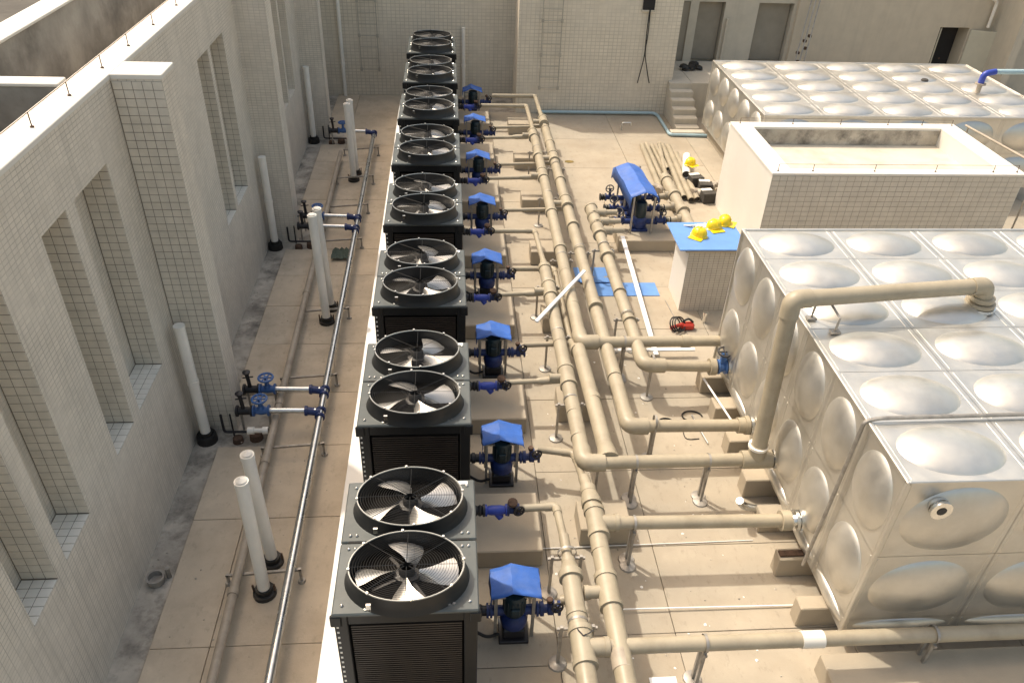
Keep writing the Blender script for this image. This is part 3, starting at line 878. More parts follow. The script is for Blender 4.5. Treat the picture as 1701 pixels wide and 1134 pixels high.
# P2
t = thing("water_pipe", "long beige pipe crossing over two others and entering the tank beside the red tool", "pipe", (2.06, 16, 0), "beige water pipes on stands"); O = Vector((2.06, 16, 0))
run(t, [L_(.80, YL(6), ZP - .1), L_(2.12, YL(6), ZP - .1), L_(2.11, 19.0, ZP)], .055, bend=.1)
b = MB(); b.tube([L_(2.11, 19.25, ZP), L_(2.11, 19.05, ZP), L_(2.11, 18.95, ZP)], .1, 18, True, [.06, .09, RY * 1.15]); b.build("reducer", "pipe", t)
run(t, [L_(2.10, 19.0, ZP), L_(2.05, 10.13, ZP), L_(4.3, 10.13, ZP)], RY)
for i in (5, 4): 
    tee(t, L_(2.08, YL(i), ZP), (0, 1, 0), (-1, 0, 0), RY, .05)
    b = MB(); b.tube([L_(.80, YL(i), ZP - .08), L_(1.98, YL(i), ZP - .05)], .042, 12); b.tube([L_(1.55, YL(i), ZP - .05), L_(1.65, YL(i), ZP - .05), L_(1.95, YL(i), ZP - .04)], .06, 12, True, [.042, .062, .062]); b.build("branch", "pipe", t)
for y in (17.7, 14.75, 13.2): collars(t, [L_(2.07, y, ZP)], RY * 1.2, (0, 1, 0), .05)
collars(t, [L_(2.06, y, ZP) for y in (12.3, 11.2)], RY * 1.035, (0, 1, 0), .012)
collars(t, [L_(3.75, 10.13, ZP)], RX * 1.3, (1, 0, 0), .07)
# P3
t = thing("water_pipe", "beige pipe from the last pump bending to the flange just behind the riser", "pipe", (2.44, 15, 0), "beige water pipes on stands"); O = Vector((2.44, 15, 0))
run(t, [L_(1.2, YP(7) - .1, ZP - .1), L_(2.44, YP(7) - .1, ZP - .1), L_(2.44, 19.6, ZP)], .055, bend=.1)
b = MB(); b.tube([L_(2.44, 19.75, ZP), L_(2.44, 19.6, ZP), L_(2.44, 19.5, ZP)], .1, 18, True, [.06, .08, RY * 1.1]); b.build("reducer", "pipe", t)
run(t, [L_(2.44, 19.6, ZP), L_(2.46, 8.2, ZP - .08), L_(4.3, 8.2, ZP - .1)], RY)
for i in (4, 5, 6):
    tee(t, L_(2.44, YP(i), ZP), (0, 1, 0), (-1, 0, 0), RY, .05)
    b = MB(); b.tube([L_(1.15, YP(i), ZP - .17), L_(2.36, YP(i), ZP - .14)], .042, 12); b.build("branch", "pipe", t)
for y in (18.6, 16.4, 14.2, 11.2): collars(t, [L_(2.45, y, ZP - .02)], RY * 1.2, (0, 1, 0), .05)
collars(t, [L_(2.45, 9.3, ZP - .06)], RY * 1.03, (0, 1, 0), .012)
b = MB(); ring(b, L_(4.16, 8.2, ZP - .1), (1, 0, 0), .135, .03); ring(b, L_(4.08, 8.2, ZP - .1), (1, 0, 0), .115, .05); b.build("flange", "pipe", t)
b = MB(); ring(b, L_(4.22, 8.2, ZP - .1), (1, 0, 0), .14, .02); b.tube([L_(4.2, 8.2, ZP - .1), L_(4.33, 8.2, ZP - .1)], .08, 14); b.build("flange", "flange", t)
# P4
t = thing("water_pipe", "beige pipe from the long-hooded pump set bending to a valve at the tank", "pipe", (2.93, 12, 0), "beige water pipes on stands"); O = Vector((2.93, 12, 0))
run(t, [L_(2.93, 14.95, ZP), L_(2.95, 9.55, ZP - .03), L_(4.1, 9.6, ZP - .12)], .104, bend=.26)
for y in (14.75, 14.35, 13.95):
    tee(t, L_(2.93, y, ZP), (0, 1, 0), (1, 0, 0), .112, .07)
    b = MB(); b.tube([L_(2.95, y, ZP), L_(3.45, y + .02, ZP)], .06, 14); b.build("branch", "pipe", t)
for y in (12.9,): collars(t, [L_(2.935, y, ZP)], .14, (0, 1, 0), .05)
collars(t, [L_(2.94, 11.6, ZP), L_(2.95, 10.7, ZP)], .118, (0, 1, 0), .012)
b = MB(); ring(b, L_(4.06, 9.6, ZP - .12), (1, 0, 0), .135, .05); b.build("flange", "pipe", t)
# P5
t = thing("water_pipe", "beige pipe squeezed between two others, ending on the riser's cross pipe", "pipe", (2.02, 9, 0), "beige water pipes on stands"); O = Vector((2.02, 9, 0))
run(t, [L_(1.15, YP(3), ZP - .18), L_(1.92, YP(3), ZP - .18), L_(1.92, 10.2, ZP - .14)], .05, bend=.1)
b = MB(); b.tube([L_(1.15, YP(2), ZP - .18), L_(1.98, YP(2) - .02, ZP - .14)], .045, 12); b.build("branch", "pipe", t)
b = MB(); b.tube([L_(1.92, 10.35, ZP - .14), L_(1.96, 10.15, ZP - .12), L_(1.99, 10.0, ZP - .08)], .1, 18, True, [.055, .09, .13]); b.build("reducer", "pipe", t)
run(t, [L_(2.0, 10.05, ZP - .06), L_(2.04, 7.48, ZP)], .11)
collars(t, [L_(2.03, 8.75, ZP - .03)], .117, (0, 1, 0), .05)
b = MB(); b.tube([L_(2.04, 7.72, ZP), L_(2.04, 7.62, ZP), L_(2.04, 7.45, ZP)], .12, 18, True, [.11, .125, .15]); b.build("tee", "pipe", t)
# P6
t = thing("water_pipe", "beige pipe with a tee and branch to the bright silver tank flange", "pipe", (1.7, 5, 0), "beige water pipes on stands"); O = Vector((1.7, 5, 0))
run(t, [L_(1.15, YP(1), ZP - .18), L_(1.64, YP(1) - .1, ZP - .18), L_(1.68, 7.0, ZP - .04)], .05, bend=.1)
run(t, [L_(1.68, 7.2, ZP - .06), L_(1.69, 6.95, ZP - .02)], .075)
b = MB(); ring(b, L_(1.69, 6.92, ZP), (0, 1, 0), .1, .05); b.tube([L_(1.69, 6.9, ZP), L_(1.7, 6.74, ZP)], .1, 18, True, [.09, RY * 1.2]); ring(b, L_(1.7, 6.7, ZP), (0, 1, 0), RY * 1.22, .04); b.build("reducer", "pipe", t)
run(t, [L_(1.7, 6.75, ZP), L_(1.68, 1.6, ZP)], RY)
tee(t, L_(1.71, 6.38, ZP), (0, 1, 0), (1, 0, 0), RY, RX)
b = MB(); b.tube([L_(1.8, 6.38, ZP), L_(4.12, 6.36, ZP - .02)], RX, 18); b.build("branch", "pipe", t)
b = MB(); ring(b, L_(4.05, 6.36, ZP - .02), (1, 0, 0), .125, .06); b.build("flange", "pipe", t)
b = MB(); b.tube([L_(4.12, 6.36, ZP - .02), L_(4.33, 6.36, ZP - .02)], .075, 14); ring(b, L_(4.18, 6.36, ZP - .02), (1, 0, 0), .13, .02); ring(b, L_(4.23, 6.36, ZP - .02), (1, 0, 0), .13, .015); b.build("flange", "flange", t)
tee(t, L_(1.69, YP(0) - .04, ZP), (0, 1, 0), (-1, 0, 0), RY, .06)
b = MB(); b.tube([L_(1.18, YP(0), ZP - .18), L_(1.5, YP(0), ZP - .1)], .055, 12); b.build("branch", "pipe", t)
b = MB(); ring(b, L_(1.685, 4.55, ZP), (0, 1, 0), RY * 1.02, .1); b.build("collar", "pipebrown", t)
collars(t, [L_(1.69, 5.95, ZP)], RY * 1.03, (0, 1, 0), .012)
# P7
t = thing("water_pipe", "beige pipe with an arrow-marked tee, feeding the pipe before the tank front", "pipe", (1.3, 5, 0), "beige water pipes on stands"); O = Vector((1.3, 5, 0))
run(t, [L_(.80, YL(0), ZP - .12), L_(1.27, YL(0), ZP - .1), L_(1.29, 6.1, ZP)], .05, bend=.07)
run(t, [L_(1.29, 6.2, ZP), L_(1.3, 5.8, ZP)], .062)
b = MB(); ring(b, L_(1.3, 5.82, ZP), (0, 1, 0), .082, .035); b.tube([L_(1.3, 5.8, ZP), L_(1.3, 5.66, ZP)], .1, 18, True, [.08, .125]); ring(b, L_(1.3, 5.62, ZP), (0, 1, 0), .138, .045); b.build("reducer", "pipe", t)
run(t, [L_(1.3, 5.7, ZP), L_(1.3, 1.6, ZP)], .108)
tee(t, L_(1.31, 4.72, ZP), (0, 1, 0), (1, 0, 0), .108, RX)
b = MB(); b.tube([L_(1.4, 4.72, ZP), L_(10.5, 4.72, ZP - .03)], RX, 18); b.build("branch", "pipe", t)
b = MB(); ring(b, L_(3.75, 4.72, ZP - .01), (1, 0, 0), RX * 1.12, .12); b.build("collar", "plaster", t)
collars(t, [L_(1.3, 5.12, ZP)], .117, (0, 1, 0), .03)
# arrow mark on the tee
b = MB()
for p0, p1 in (((1.26, 4.86), (1.31, 4.78)), ((1.31, 4.78), (1.37, 4.80)), ((1.37, 4.80), (1.43, 4.84))):
    b.bar(L_(p0[0], p0[1], ZP + .128), L_(p1[0], p1[1], ZP + .128), .012, .006)
b.build("arrow_mark", "darkiron", t, smooth=0)

# pipe stands
def stand(x, y, z, axis, label, double=True, w=.3):
    k_ = 1.0 if axis == 'y' else .86
    t = thing("pipe_stand", label, "pipe stand", (x, y, 0), "galvanised stands under the beige pipes")
    d = (1, 0) if axis == 'y' else (0, 1)
    for s in ((-w / 2, w / 2) if double else (0,)):
        px, py = d[0] * s, d[1] * s
        b = MB(); b.bar((px, py, .02), (px, py, z - .06), .035, .035); b.build("leg", "bracket", t, smooth=0)
        b = MB(); b.lathe([(.11, 0), (.10, .02), (.05, .035)], (px, py, 0), seg=12); b.build("base_plate", "bracket", t)
    if double:
        b = MB(); b.bar((d[0] * (-w / 2 - .05), d[1] * (-w / 2 - .05), z - .10), (d[0] * (w / 2 + .05), d[1] * (w / 2 + .05), z - .10), .03, .03); b.build("crossbar", "bracket", t, smooth=0)
    b = MB()
    ax = (0, 1, 0) if axis == 'y' else (1, 0, 0)
    b.lathe([(.107 * k_, -.015), (.112 * k_, -.015), (.112 * k_, .015), (.107 * k_, .015)], (0, 0, z), ax, 18, cap=False); b.build("clamp", "bracket", t)
for x, y, ax, lab, dbl in (
    (1.3, 5.95, 'y', "galvanised stand under the thin part of the arrow-marked pipe", True), (1.3, 5.02, 'y', "galvanised stand with capped legs just above the arrow-marked tee", True),
    (1.7, 8.7, 'y', "galvanised stand under the riser pipe beside the second pump valve", True), (1.71, 10.4, 'y', "galvanised stand where the third pump line passes under the pipes", True),
    (1.70, 11.95, 'y', "galvanised stand at the wide reducer of the riser pipe", True), (2.07, 12.9, 'y', "galvanised stand under the second pipe by the blue boards", True),
    (2.09, 15.6, 'y', "galvanised stand under the end wall pipes, level with the blue-hooded pump set", True), (2.09, 18.2, 'y', "galvanised stand under the end wall pipes near the ladder", True),
    (2.45, 13.2, 'y', "galvanised stand under the third pipe by the blue boards", True), (2.45, 17.2, 'y', "galvanised stand under the third pipe opposite the pile of pipes", True),
    (2.93, 13.3, 'y', "galvanised stand under the pump set pipe behind the blue boards", True), (2.94, 10.9, 'y', "galvanised stand under the pump set pipe near the crossing pipe", True),
    (1.9, 7.41, 'x', "galvanised stand at the big corner elbow of the riser pipe", False), (2.4, 7.41, 'x', "galvanised stand in the middle of the riser cross pipe", True), (3.38, 7.41, 'x', "galvanised twin-leg stand near the riser foot", True),
    (2.83, 8.2, 'x', "galvanised stand under the short pipe above the riser cross pipe", True), (2.75, 10.13, 'x', "tall galvanised stand under the pipe crossing over two others", True),
    (3.1, 9.62, 'x', "galvanised stand under the bent pipe by the coiled black hose", False), (2.17, 6.37, 'x', "galvanised stand under the branch to the silver flange", True),
    (2.6, 4.72, 'x', "galvanised twin-leg stand under the pipe before the tank front", True), (5.1, 4.72, 'x', "galvanised stand below the tank front standing on the concrete beam", True)):
    stand(x, y, ZP if x != 5.1 else ZP, ax, lab, dbl, .34 if ax == 'y' else .1)

# ------------------------------------------------------------------ steel tanks
def panel_mesh(w, h, dome, n=44, name="tank_panel"):
    """flat sheet with a pressed oval boss: rings of the boss, then the sheet out to the rectangle"""
    m = MB(); v = []; f = []
    rings = [0.12, .3, .5, .68, .82, .91, .965, 1.0]
    ax, ay = w / 2 * .84, h / 2 * .84
    v.append((0, 0, dome))
    for r in rings:
        for k in range(n):
            a = 2 * math.pi * k / n
            v.append((ax * r * math.cos(a), ay * r * math.sin(a), dome * (1 - r * r) ** .76 if r < 1 else 0.0))
    for q in (.5, 1.0):
        for k in range(n):
            a = 2 * math.pi * k / n; c, s_ = math.cos(a), math.sin(a)
            t = min((w / 2) / (abs(ax * c) + 1e-9), (h / 2) / (abs(ay * s_) + 1e-9))
            px, py = ax * c * t, ay * s_ * t
            v.append((ax * c + (px - ax * c) * q, ay * s_ + (py - ay * s_) * q, 0.0))
    # pull the outline into the four corners
    base = 1 + len(rings) * n + n
    for cx_, cy_ in ((w / 2, h / 2), (-w / 2, h / 2), (w / 2, -h / 2), (-w / 2, -h / 2)):
        kk = min(range(n), key=lambda k: (v[base + k][0] - cx_) ** 2 + (v[base + k][1] - cy_) ** 2)
        v[base + kk] = (cx_, cy_, 0.0)
    for k in range(n): f.append((0, 1 + k, 1 + (k + 1) % n))
    for i in range(len(rings) + 1):
        o = 1 + i * n
        for k in range(n):
            k2 = (k + 1) % n
            f.append((o + k, o + n + k, o + n + k2, o + k2))
    m.add(v, f)
    for s_ in (-1, 1):
        a = s_ * (w / 2 - .05)
        m.bar((a, -h / 2 + .03, -.003), (a, h / 2 - .03, -.003), .016, .014, ch=.003)
    return m.mesh(name, MT["steel"], 16)
def tank(name, label, x0, x1, y0, y1, z0, z1, nx, ny, zj, dome):
    t = thing(name, label, "water tank", ((x0 + x1) / 2, (y0 + y1) / 2, z0))
    O = Vector(t.location)
    px, py = (x1 - x0) / nx, (y1 - y0) / ny
    g_ = .006
    core = MB(); core.box(x0 + .03, y0 + .03, z0, x1 - .03, y1 - .03, z1 - .03); loc(core, O).build("tank_core", "steel", t, smooth=0)
    mt = panel_mesh(px - g_, py - g_, dome)
    for i in range(nx):
        for j in range(ny):
            part("tank_panel", mt, t, Vector((x0 + (i + .5) * px, y0 + (j + .5) * py, z1)) - O)
    for k in range(len(zj) - 1):
        za, zb = zj[k], zj[k + 1]; dm = dome if zb - za > .5 else dome * .45
        ms = panel_mesh(py - g_, zb - za - g_, dm); mf = panel_mesh(px - g_, zb - za - g_, dm)
        for j in range(ny):
            o = part("tank_panel", ms, t, Vector((x0, y0 + (j + .5) * py, (za + zb) / 2)) - O, rot=(R(90), 0, R(-90)))
            o = part("tank_panel", ms, t, Vector((x1, y0 + (j + .5) * py, (za + zb) / 2)) - O, rot=(R(90), 0, R(90)))
        for i in range(nx):
            o = part("tank_panel", mf, t, Vector((x0 + (i + .5) * px, y0, (za + zb) / 2)) - O, rot=(R(90), 0, 0))
            o = part("tank_panel", mf, t, Vector((x0 + (i + .5) * px, y1, (za + zb) / 2)) - O, rot=(R(90), 0, R(180)))
    # folded edge angles
    b = MB()
    e = .045
    for (a, c) in (((x0, y0, z1), (x0, y1, z1)), ((x0, y0, z1), (x1, y0, z1)), ((x0, y1, z1), (x1, y1, z1)), ((x1, y0, z1), (x1, y1, z1)), ((x0, y0, z0), (x0, y0, z1 + .02)), ((x1, y0, z0), (x1, y0, z1 + .02)), ((x0, y1, z0), (x0, y1, z1 + .02))):
        b.bar(Vector(a) - O, Vector(c) - O, e, e, ch=.008)
    b.build("edge_angle", "steel", t, smooth=30)
    return t, O
TX0, TX1, TY0, TY1, TZ0, TZ1 = 4.31, 10.86, 5.05, 10.19, .33, 2.7
tk, TO = tank("water_tank", "big stainless steel panel tank with a beige pipe bending over its top", TX0, TX1, TY0, TY1, TZ0, TZ1, 5, 6, [.33, .57, 1.62, 2.7], .115)
b = MB(); ring(b, Vector((4.68, 5.0, 2.42)) - TO, (0, 1, 0), .105, .015); b.tube([Vector((4.68, 5.06, 2.42)) - TO, Vector((4.68, 4.93, 2.42)) - TO], .065, 16); ring(b, Vector((4.68, 4.945, 2.42)) - TO, (0, 1, 0), .11, .016); nz = b.build("inlet_nozzle", "flange", tk)
b = MB(); b.lathe([(.0, 0), (.05, 0)], Vector((4.68, 4.926, 2.42)) - TO, (0, -1, 0), 16, cap=False); b.build("bore", "pipeend", nz)
ft, FO = tank("water_tank", "far stainless steel panel tank behind the tiled box, blue valve on top", 7.08, 14.2, 17.0, 21.2, .33, 2.05, 5, 5, [.33, 1.19, 2.05], .115)
b = MB(); b.lathe([(.09, 0), (.09, .03), (.07, .05)], Vector((12.1, 19.5, 2.12)) - FO, seg=14); b.build("vent_cap", "pipeend", ft)
# tie strap over the tank seam
b = MB(); ysm = TY1 - 5 * (TY1 - TY0) / 6
b.tube(rounded([(4.2, ysm + .03, .40), (4.235, ysm + .02, 1.5), (4.25, ysm, 2.72), (4.4, ysm, 2.76), (7.2, ysm + .05, 2.75), (10.5, ysm + .1, 2.75)], .06), .022, 8)
tag(b.build("tie_cable", "bracket", None, (4.3, ysm, 2.7)), "grey cable laid over the tank roof and down its side along a seam", "cable")
# small pipe feet on the tank top
for k, (x, y) in enumerate(((4.42, 7.82), (4.60, 7.52))):
    b = MB(); b.tube([(x, y, 2.72), (x + .01, y, 2.92), (4.52 if k == 0 else 4.56, 7.72, 3.0)], .016, 7); b.box(x - .06, y - .04, 2.715, x + .06, y + .04, 2.74)
    tag(b.build("pipe_prop", "bracket", None, (x, y, 2.72), 0), ("small metal foot under the rooftop pipe, set back on the tank top", "small bent metal foot under the rooftop pipe, on the tank rim")[k], "pipe prop")
# concrete bearers below the tank
for k, (y0, y1) in enumerate(((9.70, 9.98), (8.94, 9.22), (8.2, 8.46), (7.42, 7.66), (6.79, 6.99), (6.08, 6.26), (5.37, 5.56))):
    b = MB(); b.box(3.99, y0, 0, 10.9, y1, .325, .012)
    tag(b.build("concrete_bearer", "concrete", None, (4.1, y0, 0), 0), "beige concrete bearer below the big tank, " + ("first from the tank's rear corner", "second from the tank's rear corner", "third from the tank's rear corner, behind the riser", "beside the riser foot", "short of the silver flange", "third from the tank's front corner", "between the tie cable and the front corner")[k], "concrete block", "concrete bearers under the tank")
b = MB(); b.box(4.0, 4.28, 0, 11.5, 4.82, .3, .012)
tag(b.build("concrete_beam", "concrete", None, (4.2, 4.4, 0), 0), "long beige concrete beam on the floor before the tank front", "concrete beam")
for x in (7.2, 9, 10.8, 12.6):
    b = MB(); b.box(x, 17.1, -.05, x + .25, 21.1, .325, .01); loc(b, FO).build("bearer", "concrete", ft, smooth=0)
# thin floor conduits
for pts, r, m_, lab in (
    ([(1.15, 5.55, .05), (1.2, 5.55, .05)], .01, "pvc", None),
    ([(1.8, 5.66, .05), (4.2, 5.64, .03)], .009, "trunk", "thin white conduit from the pipes to the foot of the tie cable"),
    ([(.9, 6.62, .02), (3.9, 6.66, .012)], .006, "trunk", "thin white line crossing the floor before the silver flange branch"),
    ([(3.95, 9.55, .42), (4.22, 8.3, .3)], .016, "trunk", "thin white tube between the tank valve and the next flange"),
    ([(3.72, 9.15, .02), (3.80, 8.5, .02)], .012, "galv", "thin metal rod lying on the floor near the tank bearers")):
    if lab:
        b = MB(); b.tube(rounded(pts, .1), r, 7); tag(b.build("conduit", m_, None, pts[0]), lab, "conduit")
# valve at the tank on P4
tv = thing("gate_valve", "blue-green gate valve with black handwheel against the tank side", "valve", (4.2, 9.6, .62))
b = MB(); b.lathe([(.12, -.06), (.12, -.035), (.08, -.03), (.09, 0), (.08, .05), (.12, .055), (.12, .08)], (0, 0, 0), (1, 0, 0), 18); b.tube([(.07, 0, 0), (.14, 0, 0)], .08, 12); b.bar((.01, 0, 0), (.01, 0, .26), .08, .06); b.build("valve_body", "bluepaint", tv)
b = MB(); b.torus((0, -.02, .3), (0, -.25, 1), .10, .016, 20, 6); b.bar((-.1, -.02, .3), (.1, -.02, .3), .018); b.bar((0, -.12, .28), (0, .08, .32), .018); b.build("handwheel", "darkiron", tv)
b = MB(); ring(b, (.10, 0, 0), (1, 0, 0), .13, .012); b.build("flange", "flange", tv)

# ------------------------------------------------------------------ roof box
bx = thing("roof_box", "cream tiled box with a hollow top and thin rods along its rim", "roof structure", (8.8, 15.3, 0)); O = (8.8, 15.3, 0)
X0, X1, Y0, Y1, Z1 = 6.22, 11.38, 13.92, 16.72, 2.0
b = MB()
tx, ty = .42, .22
b.box(X0, Y0, -.05, X0 + tx, Y1, Z1 - .05); b.box(X1 - tx, Y0, -.05, X1, Y1, Z1 - .05)
b.box(X0 + tx, Y0, -.05, X1 - tx, Y0 + ty, Z1 - .05); b.box(X0 + tx, Y1 - .3, -.05, X1 - tx, Y1, Z1 - .05)
loc(b, O).build("box_wall", "plaster", bx, smooth=0)
b = MB(); b.box(X0 + tx - .02, Y0 + .1, 1.0, X1 - tx + .02, Y1 - .1, 1.60); loc(b, O).build("inner_roof", "inner", bx, smooth=0)
for (a0, a1, c0, c1) in ((X0 - .015, X0 + tx, Y0 - .015, Y1), (X1 - tx, X1 + .015, Y0 - .015, Y1), (X0 + tx, X1 - tx, Y0 - .015, Y0 + ty), (X0 + tx, X1 - tx, Y1 - .3, Y1)):
    b = MB(); b.box(a0, c0, Z1 - .05, a1, c1, Z1, .006); loc(b, O).build("coping", "plaster", bx, smooth=0)
b = MB(); b.box(X0 + tx + .003, Y1 - .306, 1.604, X1 - tx - .003, Y1 - .302, Z1 - .055); loc(b, O).build("inner_face", "gutter", bx, smooth=0)
b = MB(); b.box(X0 + .01, Y0 - .004, .0, X1 - .01, Y0 - .001, Z1 - .06); loc(b, O).build("grout_bed", "grout_pale", bx, smooth=0)
tiles = []; tile_grid('y', X0 + .01, X1 - .01, .0, Z1 - .06, Y0 - .004, .152, .105)
lay_tiles(tiles, bx, O, "tile_box")
wire_posts("rim_wire", "thin wire on rods along the sunlit front rim of the tiled box", [(x, Y0 + .1, Z1) for x in (6.35, 7.05, 8.3, 9.55, 10.75, 11.25)], .14)
wire_posts("rim_wire", "thin wire on rods along the rear rim of the tiled box, before the far tank", [(x, Y1 - .1, Z1) for x in (6.4, 7.6, 8.7, 9.8, 10.6, 11.3)], .12)
b = MB(); b.tube([(11.55, 16.5, 2.05), (11.75, 13.9, 2.1)], .025, 8); b.tube([(11.7, 16.0, 2.0), (11.8, 14.5, 2.05)], .018, 8)
b.tube([(11.56, 16.4, 0), (11.56, 16.4, 2.05)], .02, 6); b.tube([(11.74, 14.1, 0), (11.74, 14.1, 2.1)], .02, 6)
tag(b.build("handrail", "pipebrown", None, (11.6, 15, 0)), "thin tan rails running beside the tiled box toward the far tank", "railing")

# ------------------------------------------------------------------ tiled cabinet with blue lid and helmets
cb = thing("tiled_cabinet", "small cream tiled cabinet with a flat blue lid", "cabinet", (4.7, 12.5, 0)); O = (4.7, 12.5, 0)
b = MB(); b.box(4.24, 12.16, -.03, 5.2, 12.98, 1.26); loc(b, O).build("cabinet_body", "plaster", cb, smooth=0)
b = MB(); b.box(4.16, 12.1, 1.26, 5.26, 13.04, 1.33, .01); loc(b, O).build("slab", "concrete", cb, smooth=0)
b = MB(); b.box(4.03, 12.03, 1.33, 5.3, 13.1, 1.36, .008); loc(b, O).build("lid", "bluesheet", cb, smooth=0)
b = MB(); b.box(4.25, 12.156, 0, 5.19, 12.159, 1.25); loc(b, O).build("grout_bed", "grout_pale", cb, smooth=0)
tiles = []; tile_grid('y', 4.25, 5.19, .0, 1.25, 12.156, .094, .05); lay_tiles(tiles, cb, O, "tile_box")
def helmet(x, y, z, rz, label, tilt=0):
    t = thing("hard_hat", label, "helmet", (x, y, z), "yellow hard hats", rz)
    b = MB(); prof = [(.165, .0), (.165, .01), (.15, .02), (.148, .07), (.125, .125), (.08, .16), (.0, .172)]
    b.lathe(prof, (0, 0, 0), seg=24, ey=.78, cap=False)
    b.build("shell", "yellow", t)
    b = MB(); b.box(-.13, -.21, .004, .13, -.1, .016, .004); b.build("peak", "yellow", t, smooth=0)
    b = MB(); b.tube([(0, -.11, .09), (0, -.07, .15), (0, .0, .178), (0, .07, .15), (0, .11, .09)], .014, 8); b.build("ridge", "yellow", t)
    return t
helmet(4.5, 12.55, 1.362, R(-40), "yellow hard hat alone near the middle of the blue lid")
helmet(4.86, 12.86, 1.362, R(15), "yellow hard hat on the blue lid, touching the rear one")
helmet(5.12, 13.04, 1.365, R(60), "yellow hard hat at the rear edge of the blue lid")
helmet(5.98, 18.3, .33, R(30), "yellow hard hat on the white pipe by the pile of pipes")
b = MB()
for k in range(6):
    b.tube(rounded([(4.32 + .05 * k, 12.95 - .02 * k, 1.37), (4.42 + .06 * k, 12.88 + .02 * k, 1.40), (4.55 + .05 * k, 12.95 - .03 * k, 1.37)], .05), .014, 6)
tag(b.build("rag", "paper", None, (4.5, 12.9, 1.36)), "crumpled white and grey rags on the rear edge of the blue lid", "rag")

# ------------------------------------------------------------------ big pump set
b = MB(); b.box(3.5, 14.42, 0, 4.95, 16.4, .26, .012)
tag(b.build("plinth", "concrete", None, (4.2, 15.4, 0), 0), "wide beige plinth carrying the pump set under the long blue hood", "plinth")
for k, (y, lab) in enumerate(((14.95, "green-black vertical pump at the open front of the long blue hood"), (15.55, "green-black vertical pump in the middle under the long blue hood"), (16.1, "green-black vertical pump at the rear of the long blue hood"))):
    t = thing("pump", lab, "pump", (4.0, y, .26), "pumps under the long blue hood")
    b = MB(); b.box(-.17, -.14, 0, .17, .14, .05, .006); b.lathe([(.12, .05), (.15, .1), (.15, .25), (.11, .3)], seg=18); b.lathe([(.06, -.34), (.06, .34)], (0, 0, .18), (1, 0, 0), 12); b.build("casing", "navy", t)
    b = MB(); b.lathe([(.11, .3), (.125, .32), (.125, .6), (.1, .64), (0, .65)], seg=20, cap=False); b.build("motor", "motor", t)
    for sx in (-1, 1):
        b = MB(); b.lathe([(.09, -.1), (.09, -.075), (.055, -.07), (.06, 0), (.055, .07), (.09, .075), (.09, .1)], (sx * .45, 0, .2), (1, 0, 0), 14); b.bar((sx * .45, 0, .2), (sx * .45, 0, .4), .05); b.build("valve_body", "navy", t)
        b = MB(); b.torus((sx * .47, -.03, .42), (sx * .4, -.6, .8), .085, .015, 18, 6)
        b.bar((sx * .47 - .08, -.03, .42), (sx * .47 + .08, -.03, .42), .014); b.bar((sx * .47, -.07, .36), (sx * .47, .01, .48), .014); b.build("handwheel", "darkiron", t)
        b = MB(); b.lathe([(.075, .10), (.06, .13), (.075, .16), (.06, .19), (.085, .2), (.085, .22)], (sx * .45, 0, .2), (sx, 0, 0), 14); b.build("flexible_joint", "rubber", t)
t = thing("rain_hood", "long blue tarpaulin hood with a rounded back over the pump set", "hood", (4.0, 14.75, .26))
b = MB(); n = 10; vs_ = []; fs = []
for i in range(n + 1):
    yy = -.05 + 1.75 * i / n; k_ = 1.0 - .06 * (i / n)
    dr = 0 if i < n else -.10
    for j, (x, z) in enumerate(((-.31, .60), (-.29, .84), (-.15, .905), (0, .955), (.15, .905), (.29, .84), (.31, .68))):
        wob = .014 * math.sin(i * 1.3 + j * 2.1)
        vs_.append((x * k_ - .10 * (i / n) ** 1.5 + wob * .5, yy, z + dr + wob * .5))
for i in range(n):
    for j in range(6):
        p = i * 7 + j; fs.append((p, p + 1, p + 8, p + 7))
b.add(vs_, fs); o = b.build("canopy", "hood", t, smooth=30); sm = o.modifiers.new("thick", 'SOLIDIFY'); sm.thickness = .006
for sx in (-.22, .22):
    for yy in (0, .8, 1.6):
        b = MB(); b.bar((sx, yy, 0), (sx, yy, .84), .035); b.build("leg", "bracket", t, smooth=0)
# manifold behind the pump set
t = thing("manifold_pipe", "short thick beige manifold behind the pump set with three stubs", "pipe", (4.95, 15.5, .5)); O = Vector((4.95, 15.5, .5))
b = MB(); b.tube([L_(5.0, 17.0, .55), L_(5.0, 14.0, .50)], .12, 18); b.build("pipe_run", "pipe", t)
for y in (16.8, 16.0, 15.2): 
    b = MB(); ring(b, L_(5.0, y, .55), (0, 1, 0), .145, .05); b.build("collar", "pipe", t)
for y in (16.1, 15.55, 14.95):
    b = MB(); b.tube([L_(4.6, y, .46), L_(5.0, y, .52)], .07, 14); ring(b, L_(4.84, y, .5), (1, 0, 0), .1, .04); b.build("branch", "pipe", t)
for s in (16.6, 14.5):
    b = MB(); b.bar(L_(5.0, s, 0), L_(5.0, s, .45), .05); b.build("leg", "bracket", t, smooth=0)

